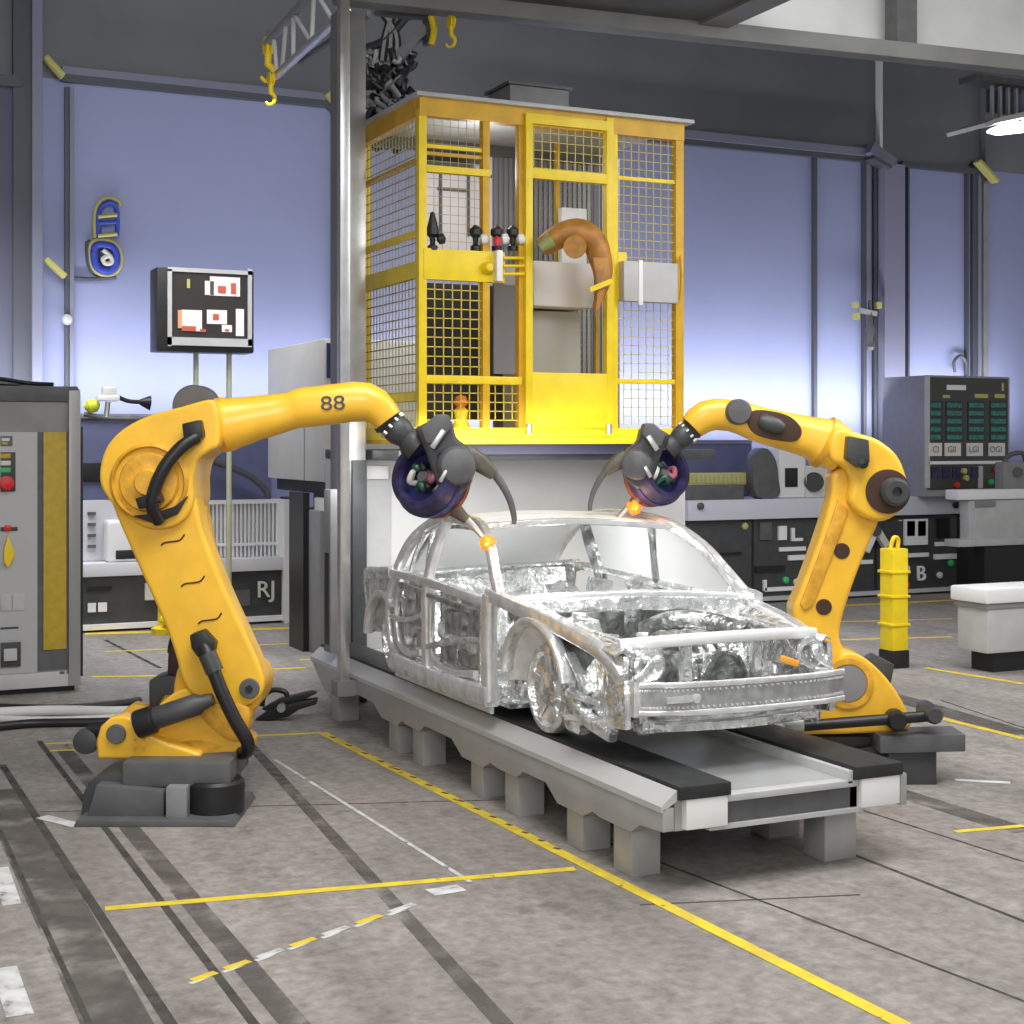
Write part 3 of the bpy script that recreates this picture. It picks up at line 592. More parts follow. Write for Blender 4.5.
obj('floor_pan', B(XC-HW+.05, XC+HW-.05, 9.5, 11.6, .72, .75), BIWD, car)
bm = NB()
for k in range(4): box(bm, XC-HW+.06, XC+HW-.06, 9.8+k*.55, 9.9+k*.55, .75, .85)
box(bm, XC-.13, XC+.13, 9.5, 11.6, .75, .95); obj('floor_crossmembers', bm, BIW, car, bevel=.015)
obj('trunk_floor', B(XC-HW+.1, XC+HW-.1, 11.8, 12.4, .95, .99), BIW, car)
# roof skin with bows
rows = []
for yn, yf, zc, hw in ((10.22, 9.93, 1.985, .70), (10.4, 10.2, 2.02, .71), (10.7, 10.6, 2.04, .71), (10.95, 11.0, 2.03, .71), (11.25, 11.4, 1.94, .70)):
    rows.append([(XC+hw*u, yn+(yf-yn)*(u+1)/2, zc-.035*u*u) for u in (-1, -.75, -.4, 0, .4, .75, 1)])
obj('roof_panel', surf(rows, .015), mat('roof_skin_white', (.85, .86, .86), .5, .15, noise=.1, nscale=4), car)
rib('roof_header', [(XC-.72, 10.2, 1.955), (XC-.1, 9.98, 1.995), (XC+.72, 9.90, 1.94)], .09, .05, BIWS, dax=UP)
rib('rear_header', [(XC-.72, 11.25, 1.90), (XC, 11.36, 1.94), (XC+.72, 11.42, 1.90)], .08, .05, BIW, dax=UP)
rib('rear_shelf', [(XC-HW+.03, 11.75, 1.48), (XC, 11.8, 1.51), (XC+HW-.03, 12.0, 1.50)], .35, .04, BIW, dax=UP)
obj('seat_bulkhead', sheet([(XC-HW+.12, 11.4, .85), (XC+HW-.12, 11.4, .85), (XC+HW-.12, 11.7, 1.49), (XC-HW+.12, 11.7, 1.49)], .02, YA), BIW, car)
rib('rear_panel', [(XC-HW+.05, 12.38, 1.1), (XC, 12.5, 1.1), (XC+HW-.05, 12.38, 1.1)], .1, .35, BIW, dax=UP)
rib('trunk_rail', [(XC-HW+.05, 12.36, 1.42), (XC, 12.46, 1.45), (XC+HW-.05, 12.36, 1.42)], .1, .08, BIWS, dax=UP)
# cowl, firewall, dash beam
rib('cowl', [(XC-HW+.02, 9.58, 1.47), (XC-.45, 9.36, 1.50), (XC, 9.22, 1.515), (XC+.45, 9.12, 1.50), (XC+HW-.02, 9.08, 1.47)], .10, .06, BIWS, dax=UP)
rib('cowl_lip', [(XC-HW+.06, 9.48, 1.42), (XC, 9.12, 1.46), (XC+HW-.06, 9.0, 1.42)], .03, .10, BIW, dax=UP)
obj('firewall', surf([[(XC-HW+.08, 9.60, z_), (XC-.35, 9.46, z_), (XC, 9.36+.06*(z_ < 1.1), z_), (XC+.35, 9.30, z_), (XC+HW-.08, 9.24, z_)] for z_ in (.78, 1.05, 1.25, 1.45)]), BIW, car)
bm = NB()
for x_, z_, w_, h_ in ((-.5, 1.33, .22, .14), (-.15, 1.3, .3, .18), (.22, 1.32, .2, .16), (.5, 1.3, .2, .2), (-.35, 1.1, .3, .1), (.35, 1.08, .26, .12)):
    box(bm, XC+x_-w_/2, XC+x_+w_/2, 9.30-.22*x_-.03, 9.38-.22*x_, z_-h_/2, z_+h_/2)
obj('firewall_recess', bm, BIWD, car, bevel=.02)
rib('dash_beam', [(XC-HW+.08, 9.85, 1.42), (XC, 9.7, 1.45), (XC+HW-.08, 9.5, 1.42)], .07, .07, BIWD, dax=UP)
for a_, b_, w_ in ((-.3, -.36, .1), (0, .03, .14), (.36, .3, .1)): obj('dash_bracket', bar(NB(), (XC+a_, 9.72, 1.42), (XC+b_, 9.72, 1.58), w_), BIW, car)
# engine bay
obj('engine_cross_tray', B(XC-.42, XC+.42, 8.1, 9.35, .84, .88), BIWD, car)
eng = obj('engine_block', B(XC-.12, XC+.28, 8.3, 8.95, .88, 1.22), BIWD, car, bevel=.05, seg=3)
for k in range(4): obj('intake_runner', tube(NB(), [(XC-.06+k*.09, 8.9, 1.18), (XC-.06+k*.09, 8.7, 1.29), (XC-.06+k*.09, 8.4, 1.24), (XC-.06+k*.09, 8.27, 1.05)], .035, 5, 10), BIWD, eng)
obj('air_duct', tube(NB(), [(XC+.1, 9.2, 1.25), (XC+.2, 9.0, 1.34), (XC+.4, 8.85, 1.34), (XC+.55, 8.6, 1.28)], .07), BIWD, car)
obj('fluid_tank', lathe(NB(), Vector((XC-.32, 8.55, .9)), UP, [(.11, 0), (.12, .2), (.09, .3), (.04, .32), (.04, .36), (0, .36)], 20), BIW, car)
obj('fan_shroud', lathe(NB(), Vector((XC+.02, 8.1, 1.08)), Vector((0, -1, 0)), [(.17, 0), (.18, .04), (.16, .05), (.16, .02), (.05, .01), (.04, .04), (0, .04)], 28), BIWD, car)
obj('orange_connector', bar(NB(), (XC+.36, 7.93, 1.21), (XC+.47, 7.90, 1.17), .06, .045), mat('amber_plastic', (.85, .38, .04), .4), car, bevel=.01, label='amber orange connector')
# front: upper tie bar, radiator frame, bumper beam
rib('radiator_tie_bar', [(XC-.72, 8.10, 1.335), (XC-.3, 7.98, 1.36), (XC+.3, 7.98, 1.36), (XC+.72, 8.10, 1.335)], .10, .07, mat('roof_skin_white', (0, 0, 0)), dax=UP)
for u in (-.62, -.3, .22, .62): obj('radiator_upright', B(XC+u-.03, XC+u+.03, 7.97, 8.04, .86, 1.33), BIW, car, bevel=.01)
obj('lower_tie_bar', B(XC-.64, XC+.64, 7.95, 8.08, .80, .88), BIW, car, bevel=.015)
pts = [(XC-.70, 7.92, 1.03), (XC-.45, 7.83, 1.03), (XC, 7.79, 1.03), (XC+.5, 7.80, 1.03), (XC+.77, 7.86, 1.03)]
bb = rib('bumper_beam', pts, .07, .19, mat('beam_steel', (.50, .51, .51), .35, .5, noise=.3, nscale=12), dax=UP)
for dz in (.085, -.085): rib('beam_flange', [(p[0], p[1]-.03, p[2]+dz) for p in pts], .035, .035, BIWS, dax=UP, par=bb)
bm = NB(); P = spl(pts, 12)
for i in range(1, len(P)-1):
    for dz in (.052, -.052): lathe(bm, P[i]+Vector((0, -.036, dz)), Vector((0, -1, 0)), [(.009, 0), (.009, .006)], 8)
obj('beam_holes', bm, BIWS, bb)['kind'] = 'stuff'  # small raised discs standing for the holes along the beam
for u in (-.48, .42): obj('beam_slot', obox(NB(), Vector((XC+u, 7.785, 1.03)), XA, YA, UP, .09, .012, .02), BIWS, bb)
for u in (-.36, .30, .52): obj('beam_boss', lathe(NB(), Vector((XC+u, 7.80, 1.03)), Vector((0, -1, 0)), [(.03, 0), (.03, .025), (.015, .03)], 14), BIWS, bb)
obj('bumper_bracket', B(XC-.74, XC-.62, 7.88, 8.1, .92, 1.14), BIWS, car, bevel=.01); obj('bumper_bracket', B(XC+.62, XC+.74, 7.88, 8.1, .92, 1.14), BIWS, car, bevel=.01)
rnd = random.Random(11)
for k in range(16):
    a_ = Vector((XC-rnd.uniform(.50, .80), rnd.uniform(7.95, 8.5), rnd.uniform(.84, 1.26))); d_ = Vector((rnd.uniform(-.1, .1), rnd.uniform(-.15, .15), rnd.uniform(-.12, .12)))
    obj('nose_bracket', bar(NB(), a_-d_, a_+d_, rnd.uniform(.04, .10), rnd.uniform(.02, .05)), BIW if k % 3 else BIWS, car, bevel=.006)
for k in range(10):
    a_ = Vector((XC+rnd.uniform(-.55, .6), rnd.uniform(8.3, 9.1), rnd.uniform(1.05, 1.28))); d_ = Vector((rnd.uniform(-.16, .16), rnd.uniform(-.12, .12), rnd.uniform(-.05, .05)))
    obj('engine_bay_bracket', bar(NB(), a_-d_, a_+d_, rnd.uniform(.04, .12), rnd.uniform(.03, .07)), BIW, car, bevel=.008)
obj('lower_lip', rib.__globals__['loft'](NB(), spl([(XC-.6, 7.9, .85), (XC, 7.82, .85), (XC+.6, 7.9, .85)], 6), [(.04, .03)]*13, UP, 5., 12), BIW, car)
# far-side window panes
Xg = XC+HW-.03
obj('window_glass', sheet([(Xg, 9.15, 1.47), (Xg, 10.22, 1.49), (Xg-.09, 10.18, 1.93), (Xg-.08, 9.9, 1.90), (Xg-.05, 9.55, 1.77), (Xg-.02, 9.3, 1.6)], .008), GLS, car, label='glow whitened far side front window')
obj('window_glass', sheet([(Xg, 10.34, 1.49), (Xg, 11.12, 1.49), (Xg-.08, 11.25, 1.90), (Xg-.09, 10.26, 1.94)], .008), GLS, car, label='glow whitened far side rear window')
obj('rear_glass', sheet([(XC-.74, 11.72, 1.50), (XC+.78, 11.95, 1.50), (XC+.70, 11.5, 1.88), (XC-.66, 11.3, 1.88)], .008, YA), GLS, car)
ld = bpy.data.lights.new('cabin_fill', 'POINT'); ld.energy = 16; ld.shadow_soft_size = .12; lo = bpy.data.objects.new('cabin_fill', ld); C.objects.link(lo); lo.location = (5.2, 10.4, 1.80)  # added lamp inside the cabin to whiten the window panes

# ------------------------------------------------------------------ welding robots
def weld_tool(root, fr, mirror, ox, oy, sc):
    """wrist, cable ring and torch; u,v are pixels measured from the wrist flange of the left robot (384,420)"""
    def p(u, v, dy=0.): return fr(ox+(-u if mirror else u)*sc, oy+v*sc, dy)
    k = fr.k*sc
    ax = (p(31, 26)-p(0, 0)).normalized()
    w = obj('wrist', lathe(NB(), p(-3, -2), ax, [(15*k, 0), (16*k, 4*k), (13*k, 8*k), (15*k, 14*k), (15*k, 22*k), (12*k, 30*k), (16*k, 36*k), (16*k, 46*k)], 28), CHAR, root)
    bm = NB()
    for i in range(10):
        a_ = 2*PI*i/10; u_ = ax.orthogonal().normalized(); v_ = ax.cross(u_)
        lathe(bm, p(-3, -2)+ax*(9*k)+(u_*math.cos(a_)+v_*math.sin(a_))*15*k, ax, [(2*k, 0), (2*k, 4*k)], 8)
    obj('flange_bolts', bm, STEEL, w)
    # large ring with the cable spool; axis tilts towards the viewer
    sx = -1 if mirror else 1
    ra = (-VD*.80-VR*sx*.50+UP*.20).normalized(); c0 = p(44, 60, .0)
    rg = obj('cable_ring', lathe(NB(), c0, ra, [(0, -.16), (28*k, -.16), (37*k, -.13), (39*k, -.04), (39*k, .04), (36*k, .10), (34*k, .14), (28*k, .15), (26*k, .11), (25*k, .02), (0, .02)], 40), PURP, root)
    obj('ring_band', lathe(NB(), c0+ra*.0, ra, [(38*k, -.02), (40.5*k, -.015), (40.5*k, .03), (38*k, .035)], 40), mat('navy_band', (.02, .025, .14), .45), rg)
    obj('red_band', lathe(NB(), c0-ra*.11, ra, [(36*k, -.025), (38.5*k, -.02), (39*k, .02), (37*k, .025)], 40), mat('rust_red', (.35, .08, .03), .5, noise=.5, nscale=14), rg)
    u_ = ra.cross(UP).normalized(); v_ = ra.cross(u_)
    for i, m in enumerate((CREAM, mat('dark_green', (.02, .09, .06), .4), BLK, mat('rose_metal', (.32, .10, .14), .4), BLK, mat('dark_green', (0, 0, 0)))):
        a_ = i*1.05+.4; cc_ = c0+ra*.02+(u_*math.cos(a_)+v_*math.sin(a_))*13*k
        obj('spool_cable', tube(NB(), [cc_, cc_+ra*.07+u_*.03*math.sin(a_*3), cc_+ra*.08-v_*.07*math.cos(i), cc_+ra*.03+(u_*.05)], .022, 5, 8), m, rg)
    obj('hub', lathe(NB(), c0+ra*.02, ra, [(8*k, 0), (8*k, .06), (5*k, .09), (0, .09)], 20), DGRY, rg)
    # gearbox head
    hd = [p(*q) for q in ()]
    def pr(pts, y0, y1): return prism(NB(), [(ox+(-a if mirror else a)*sc, oy+b*sc) for a, b in pts], y0, y1, fr)
    hb = obj('tool_head', pr([(30, 8), (50, -2), (66, 0), (70, 18), (84, 28), (90, 48), (86, 66), (72, 78), (58, 76), (50, 60), (40, 30)], -.17, .17), CHAR, root, bevel=.03, seg=3)
    obj('head_cap', pr([(36, 8), (52, -6), (64, -6), (67, 8), (56, 22), (42, 24)], -.22, .05), DGRY, hb, bevel=.02)
    obj('head_dome', lathe(NB(), p(72, 46, -.17), (-VD+VR*sx*.25).normalized(), [(20*k, -.05), (20*k, .02), (17*k, .06), (10*k, .08), (0, .085)], 28), DGRY, hb)
    obj('silver_link', bar(NB(), p(48, 28, -.25), p(60, 10, -.25), .05, .04), STEEL, hb, bevel=.008)
    obj('silver_link', bar(NB(), p(56, 62, -.24), p(64, 48, -.24), .04, .03), STEEL, hb, bevel=.008)
    obj('motor', cyl(NB(), p(52, 66, -.05), p(62, 76, -.05), 9*k), STEEL, hb)
    # cable guide goose-neck
    gn = obj('torch_neck', loft(NB(), [p(84, 34), p(96, 44), p(110, 56)], [(9*k, 9*k), (10*k, 9*k), (6*k, 6*k)], VD, 3), mat('bronze_grey', (.14, .125, .10), .45, .4, noise=.3), root)
    obj('torch_tube', tube(NB(), [p(108, 52), p(118, 66), p(126, 82), p(130, 98), p(130, 106)], lambda f: (4.6-2.2*f)*k, 6, 12), DGRY, gn)
    tip = p(103, 124)
    lt_ = obj('weld_torch', loft(NB(), [p(56, 80), p(70, 92), p(82, 102)], [(9*k, 9*k), (8*k, 8*k), (4.5*k, 4.5*k)], VD), mat('bronze_grey', (0, 0, 0)), root)
    obj('torch_nozzle', tube(NB(), [p(80, 100), p(90, 110), p(100, 122)], lambda f: (4.5-2.2*f)*k, 4, 12), STEEL, lt_)
    return tip

FL = Frame(10.6, .25); kL = FL.k
def PL(pts, y0, y1): return prism(NB(), pts, y0, y1, FL)
base = FL(165, 808); base.z = 0
L = thing('welding_robot', base, 'yellow industrial welding robot on dark plinth at left of conveyor', 'robot', None)
fz = (808-440)  # floor row in this frame
def ring2(px, py, r, y, dep, m, nm, par, prof=None):
    return obj(nm, lathe(NB(), FL(px, py, y), -VD, prof or [(r*kL, 0), (r*kL, dep*.8), (r*kL*.93, dep), (0, dep)], 32), m, par)
# plinth
pl = obj('plinth', PL([(92, 808), (94, 785), (100, 772), (125, 762), (160, 770), (234, 768), (234, 808)], -.55, .05), CHAR, L, bevel=.03)
obj('plinth_foot', PL([(95, 808), (98, 801), (245, 801), (249, 808)], -.78, .05), DGRY, pl, bevel=.01)
obj('plinth_skirt', PL([(104, 802), (113, 771), (178, 776), (178, 802)], -.68, -.5), DGRY, pl, bevel=.012)
obj('plinth_block', PL([(181, 802), (181, 772), (201, 772), (201, 802)], -.72, -.5), MGRY, pl, bevel=.01)
obj('plinth_drum', lathe(NB(), FL(222, 802, -.48), UP, [(.2, 0), (.2, .2), (.18, .22)], 28), BLK, pl)
obj('top_slab', PL([(136, 775), (136, 751), (240, 751), (240, 775)], -.62, .10), DGRY, L, bevel=.012)
obj('base_casting', PL(smooth2([(148, 752), (150, 720), (165, 700), (185, 688), (215, 690), (245, 700), (246, 722), (238, 735), (238, 752)], 4), -.28, .20), YEL, L, bevel=.04, seg=4)
obj('turret_ring', lathe(NB(), FL(196, 752, .05), UP, [(.38, 0), (.38, .05), (.33, .09), (.32, .3), (.28, .36), (0, .36)], 40), ORG, L)
fp = obj('front_bracket', PL([(104, 754), (103, 735), (107, 722), (117, 713), (130, 711), (141, 716), (152, 728), (172, 738), (205, 748), (206, 755)], -.42, -.28), YEL, L, bevel=.03, seg=3)
ring2(123, 729, 9.5, -.42, .03, DGRY, 'pivot_cap', fp)
for a_, b_ in ((141, 735), (150, 735), (141, 744), (150, 744)): ring2(a_, b_, 1.5, -.42, .01, ORG, 'bolt', fp)
obj('bracket_rear', PL([(104, 754), (107, 722), (120, 712), (140, 716), (160, 735), (205, 755)], .1, .25), YEL, L, bevel=.03)
obj('cable_socket', lathe(NB(), FL(88, 740, -.28), -VD, [(12*kL, -.1), (13*kL, 0), (12*kL, .05), (7*kL, .06), (0, .06)], 24), CHAR, L)
obj('socket_pipe', tube(NB(), [FL(90, 731, -.25), FL(104, 729, -.3), FL(112, 729, -.33)], .05), BLK, L)
obj('orange_elbow', tube(NB(), [FL(98, 741, -.25), FL(106, 742, -.3)], .055, 1), ORG, L)
# lower arm
la = obj('lower_arm', PL(smooth2([(107, 478), (116, 510), (133, 550), (150, 588), (166, 624), (176, 652), (184, 680), (196, 696), (216, 703), (240, 706), (257, 700), (265, 686), (262, 668), (250, 640), (233, 603), (217, 565), (204, 530), (197, 500), (185, 470), (150, 450), (120, 455)], 4), -.30, -.02), YEL, L, bevel=.035, seg=4)
obj('lower_arm_rear', PL(smooth2([(125, 500), (150, 560), (180, 640), (195, 690), (230, 700), (250, 690), (235, 640), (205, 560), (185, 490)], 4), .1, .28), YEL, la, bevel=.03)
obj('shoulder_housing', PL(smooth2([(176, 668), (190, 650), (225, 655), (255, 670), (262, 690), (252, 712), (225, 722), (190, 718), (172, 700)], 4), -.20, .30), YEL, L, bevel=.04, seg=3)
obj('motor_cover', PL(smooth2([(222, 702), (250, 706), (246, 735), (228, 738), (200, 712)], 3), -.31, -.1), ORG, L, bevel=.02)
for cx_, cy_ in ((175, 540), (195, 581), (212, 618)):   # embossed steps on the arm
    obj('embossed_line', tube(NB(), [FL(cx_-12, cy_+5, -.302), FL(cx_-8, cy_+2, -.302), FL(cx_+6, cy_, -.302), FL(cx_+11, cy_-6, -.302)], .006, 3, 6), mat('dark_brown', (.05, .02, .01), .6), la)
ring2(251, 687, 10, -.30, .03, DGRY, 'pivot_cap', la); ring2(251, 687, 3.5, -.33, .012, BLK, 'pivot_bore', la)
# elbow and upper arm
el = obj('elbow_housing', PL(smooth2([(104, 482), (105, 462), (113, 443), (130, 427), (155, 415), (185, 407), (212, 400), (219, 406), (222, 425), (221, 445), (212, 451), (201, 460), (196, 478), (196, 502), (188, 518), (172, 527), (150, 527), (128, 514), (112, 498)], 4), -.36, .26), YEL, L, bevel=.07, seg=5)
ring2(153, 482, 38, -.34, .04, ORG, 'elbow_disc', el, [(39*kL, 0), (39*kL, .03), (36*kL, .05), (34*kL, .02), (30*kL, .02), (28*kL, .05), (14*kL, .06), (12*kL, .09), (0, .09)])
obj('elbow_recess', PL([(137, 515), (160, 523), (182, 513), (192, 495), (180, 505), (160, 512)], -.40, -.34), BLK, el, bevel=.01)
obj('elbow_motor', lathe(NB(), FL(178, 404, .26), -VD, [(22*kL, -.25), (22*kL, 0), (20*kL, .05), (0, .05)], 28), DGRY, el)
P = [(205, 426, 21), (214, 425, 25), (217, 424.5, 27), (224, 424, 27.5), (230, 422.5, 26), (250, 418, 23), (275, 413, 20.5), (288, 410, 19), (292, 408.5, 19.5), (300, 407, 20.5), (330, 403.5, 20.5), (352, 401, 20.5), (364, 401.5, 20), (373, 405.5, 18.5), (380, 412, 16.5), (386, 420, 15)]
ua = obj('upper_arm', loft(NB(), [FL(a_, b_, -.05) for a_, b_, c_ in P], [(c_*kL, c_*kL*1.02) for a_, b_, c_ in P], VD, 2.5, 32), YEL, L)
obj('arm_collar', loft(NB(), [FL(214, 425, -.05), FL(221, 424, -.05)], [(28*kL, 28*kL)]*2, VD, 2.5, 32), ORG, ua)
text('arm_marking', '88', .145, FL(332, 403.5, -.05)-VD*(20.5*kL*1.02+.002), CHAR, ua, -YAW, .003, .05, 1.25)
ring2(205, 404, 2, -.3, .02, ORG, 'bolt', el)
# hoses on the robot
hs = obj('upper_hose', tube(NB(), [FL(202, 437, -.42), FL(188, 447, -.47), FL(173, 466, -.50), FL(163, 488, -.50), FL(160, 505, -.48), FL(164, 520, -.40)], 6.5*kL), BLK, L)
obj('hose_clamp', PL([(188, 424), (206, 420), (209, 436), (203, 442), (190, 440)], -.46, -.33), BLK, hs, bevel=.015); obj('hose_clamp', PL([(144, 497), (166, 490), (170, 500), (148, 508)], -.52, -.38), BLK, hs, bevel=.015)
hs = obj('lower_hose', tube(NB(), [FL(206, 640, -.36), FL(214, 655, -.42), FL(226, 685, -.44), (FL(240, 715, -.44)), FL(251, 735, -.42), FL(250, 747, -.36), FL(243, 752, -.28)], 7*kL), BLK, L)
obj('hose_clamp', PL([(194, 632), (208, 627), (220, 640), (217, 652), (203, 655), (196, 645)], -.42, -.29), BLK, hs, bevel=.02)
obj('hose_sleeve', tube(NB(), [FL(212, 650, -.42), FL(220, 668, -.43)], 9*kL, 1), CHAR, hs)
ax = (FL(226, 693)-FL(140, 722)).normalized()
mt = obj('balance_cylinder', lathe(NB(), FL(160, 714, -.44), ax, [(10*kL, 0), (11*kL, 3*kL), (11*kL, 46*kL), (8*kL, 50*kL), (6*kL, 62*kL), (0, 62*kL)], 28), CHAR, L)
obj('cylinder_head', lathe(NB(), FL(143, 720, -.44), ax, [(13*kL, 0), (14*kL, 2*kL), (14*kL, 18*kL), (11*kL, 20*kL)], 28), BLK, mt)
obj('drive_motor', PL([(140, 715), (140, 686), (158, 681), (182, 684), (185, 715)], .0, .34), CHAR, L, bevel=.02)
obj('drive_motor', PL([(157, 684), (158, 658), (163, 648), (178, 648), (182, 684)], .05, .35), mat('maroon_black', (.05, .02, .02), .5), L, bevel=.02)
obj('motor_cable', tube(NB(), [FL(160, 660, .1), FL(163, 645, .1), FL(172, 637, .1), (FL(180, 642, .1))], .03), BLK, L)
tipL = weld_tool(L, FL, False, 384, 420, 1.0)

FR = Frame(11.5, .15); kR = FR.k
def PRR(pts, y0, y1): return prism(NB(), pts, y0, y1, FR)
base = FR(870, 779); base.z = 0
R = thing('welding_robot', base, 'yellow industrial welding robot behind conveyor at right of the car', 'robot', None)
obj('plinth', PRR([(830, 779), (832, 752), (880, 745), (932, 745), (932, 779)], -.15, .6), CHAR, R, bevel=.02)
obj('top_slab', PRR([(806, 752), (806, 738), (900, 738), (900, 752)], -.1, .6), CHAR, R, bevel=.01)
obj('side_box', PRR([(872, 747), (872, 730), (956, 728), (956, 745)], -.40, -.05), DGRY, R, bevel=.012)
obj('side_box_leg', PRR([(882, 779), (882, 745), (930, 745), (930, 779)], -.34, -.1), CHAR, R, bevel=.015)
obj('base_casting', PRR(smooth2([(792, 730), (800, 708), (815, 690), (832, 664), (842, 651), (860, 655), (880, 672), (895, 692), (905, 712), (904, 727), (860, 731), (820, 732)], 4), -.25, .35), YEL, R, bevel=.05, seg=4)
obj('pivot_recess', lathe(NB(), FR(845, 681, -.24), -VD, [(24*kR, 0), (25*kR, .03), (19*kR, .03), (19*kR, .0)], 32), ORG, R); obj('pivot_cap', lathe(NB(), FR(845, 681, -.24), -VD, [(18*kR, 0), (18*kR, .03), (0, .035)], 32), MGRY, R)
bs = obj('base_hose', tube(NB(), [FR(800, 722, -.30), FR(850, 716, -.38), FR(890, 713, -.38), FR(934, 711, -.32)], 5.5*kR), BLK, R)
obj('hose_clamp', lathe(NB(), FR(888, 714, -.46), VD, [(8*kR, 0), (10*kR, .03), (10*kR, .14), (8*kR, .18)], 20), BLK, bs); obj('hose_clamp', lathe(NB(), FR(925, 709, -.44), VD, [(7*kR, 0), (9*kR, .03), (9*kR, .3), (7*kR, .33)], 20), CHAR, bs)
obj('silver_canister', lathe(NB(), FR(795, 720, -.28), (VR+UP*.1).normalized(), [(6*kR, -14*kR), (9*kR, -10*kR), (9*kR, 4*kR), (6*kR, 6*kR)], 24), STEEL, bs)
obj('rear_motor', PRR([(876, 665), (884, 660), (900, 668), (896, 690), (886, 684)], .0, .3), CHAR, R, bevel=.02)
la = obj('lower_arm', PRR(smooth2([(836, 470), (832, 495), (824, 525), (812, 560), (800, 592), (793, 612), (802, 640), (820, 668), (840, 672), (845, 655), (840, 635), (846, 608), (856, 578), (868, 548), (880, 520), (885, 495), (872, 470)], 4), -.14, .16), YEL, R, bevel=.04, seg=4)
obj('arm_rib', PRR([(838, 500), (828, 530), (800, 604), (804, 610), (812, 606), (838, 540), (848, 510)], -.165, -.13), ORG, la, bevel=.008)
for a_, b_ in ((842, 551), (824, 607)): obj('arm_hole', lathe(NB(), FR(a_, b_, -.135), -VD, [(8*kR, 0), (8*kR, .012), (6.5*kR, .014), (0, .008)], 24), mat('dark_brown', (.05, .02, .01), .6), la)
el = obj('elbow_housing', PRR(smooth2([(905, 492), (903, 475), (894, 455), (876, 440), (855, 433), (835, 428), (826, 440), (829, 460), (842, 468), (848, 482), (846, 500), (858, 515), (878, 521), (896, 512)], 4), -.26, .24), YEL, R, bevel=.06, seg=5)
obj('elbow_recess', lathe(NB(), FR(884, 491, -.26), -VD, [(22*kR, 0), (22*kR, .02), (18*kR, .025), (0, .015)], 32), mat('dark_brown', (0, 0, 0)), el)
obj('elbow_motor', lathe(NB(), FR(889, 491, -.27), -VD, [(14*kR, 0), (14*kR, .1), (11*kR, .13), (5*kR, .13), (4*kR, .09), (0, .09)], 28), CHAR, el)
P = [(846, 452, 24), (835, 445, 26), (824, 441, 25), (812, 437, 22), (800, 434, 21), (780, 429, 20), (760, 424, 19), (745, 418, 18), (732, 415, 17), (718, 414, 17), (708, 416, 17), (700, 421, 16), (694, 427, 14)]
ua = obj('upper_arm', loft(NB(), [FR(a_, b_, -.02) for a_, b_, c_ in P], [(c_*kR*.95, c_*kR) for a_, b_, c_ in P], VD, 2.5, 32), YEL, R)
obj('arm_collar', loft(NB(), [FR(831, 444, -.02), FR(825, 441, -.02)], [(27*kR, 27*kR)]*2, VD, 2.5, 32), ORG, ua)
obj('arm_recess', PRR(smooth2([(747, 422), (752, 411), (770, 411), (790, 417), (801, 430), (795, 441), (775, 440), (755, 434)], 4), -.19, -.12), mat('dark_brown', (0, 0, 0)), ua, bevel=.01)
obj('arm_motor', lathe(NB(), FR(762, 421, -.19), (VR*.9+UP*-.35).normalized(), [(5*kR, -4*kR), (8*kR, 0), (8*kR, 16*kR), (5*kR, 22*kR)], 20), CHAR, ua)
obj('wrist_disc', lathe(NB(), FR(738, 412, -.1), -VD, [(13*kR, 0), (13*kR, .1), (11*kR, .13), (0, .135)], 28), DGRY, ua)
jb = obj('junction_box', PRR([(842, 436), (862, 440), (863, 462), (852, 467), (840, 458)], -.38, -.25), CHAR, el, bevel=.012)
obj('box_knob', lathe(NB(), FR(856, 463, -.36), -VD, [(5*kR, 0), (5*kR, .04), (0, .05)], 16), BLK, jb)
tipR = weld_tool(R, FR, True, 694, 428, .79)

# sparks at the weld points
for px, py, fr, l in ((487, 545, FL, 'glowing orange weld spark at left torch tip on the car pillar'), (635, 508, FR, 'glowing orange weld spark at right torch tip on the car roof')):
    p_ = fr(px, py, -.02); sp = thing('weld_spark', p_, l, 'spark')
    bm = NB(); bmesh.ops.create_icosphere(bm, subdivisions=3, radius=.052)
    for v in bm.verts: v.co *= 1+random.uniform(-.12, .25)
    bm.transform(Matrix.Translation(p_)); obj('flare', bm, SPARK, sp)
    bm = NB(); bmesh.ops.create_icosphere(bm, subdivisions=2, radius=.026); bm.transform(Matrix.Translation(p_-VD*.03)); obj('core', bm, SPARKC, sp)
    ld = bpy.data.lights.new('spark_light', 'POINT'); ld.energy = 1.5; ld.color = (1, .6, .3); ld.shadow_soft_size = .08; lo = bpy.data.objects.new('spark_light', ld); C.objects.link(lo); lo.location = p_-VD*.16+UP*.05

# ------------------------------------------------------------------ floor cables and tool
for (pts, r, m, l) in ((((-20, 712), (60, 714), (110, 710), (140, 706)), .045, BLK, 'black cable lying on the floor, rearmost of the run to left robot'),
                       (((-20, 719), (50, 716), (110, 717), (140, 716)), .05, CABLEW, 'white cable lying on the floor towards the left robot'),
                       (((-20, 722), (40, 724), (90, 723), (134, 720)), .035, CABLEW, 'thinner white cable in front of the other floor cables'),
                       (((-20, 733), (30, 728), (70, 727), (128, 726)), .04, BLK, 'black cable lying on the floor, frontmost beside left robot')):
    P = []
    for x_, y_ in pts: q = G(x_, y_); q.z = r; P.append(q)
    tag(obj('floor_cable', tube(NB(), P, r, 6, 10), m), l, 'cable', 'cables on the floor at left')
g = G(290, 718); t = thing('clamp_tool', g, 'black jawed clamp tool lying on floor right of the left robot', 'tool')
FT = Frame(F*H/(719-440))
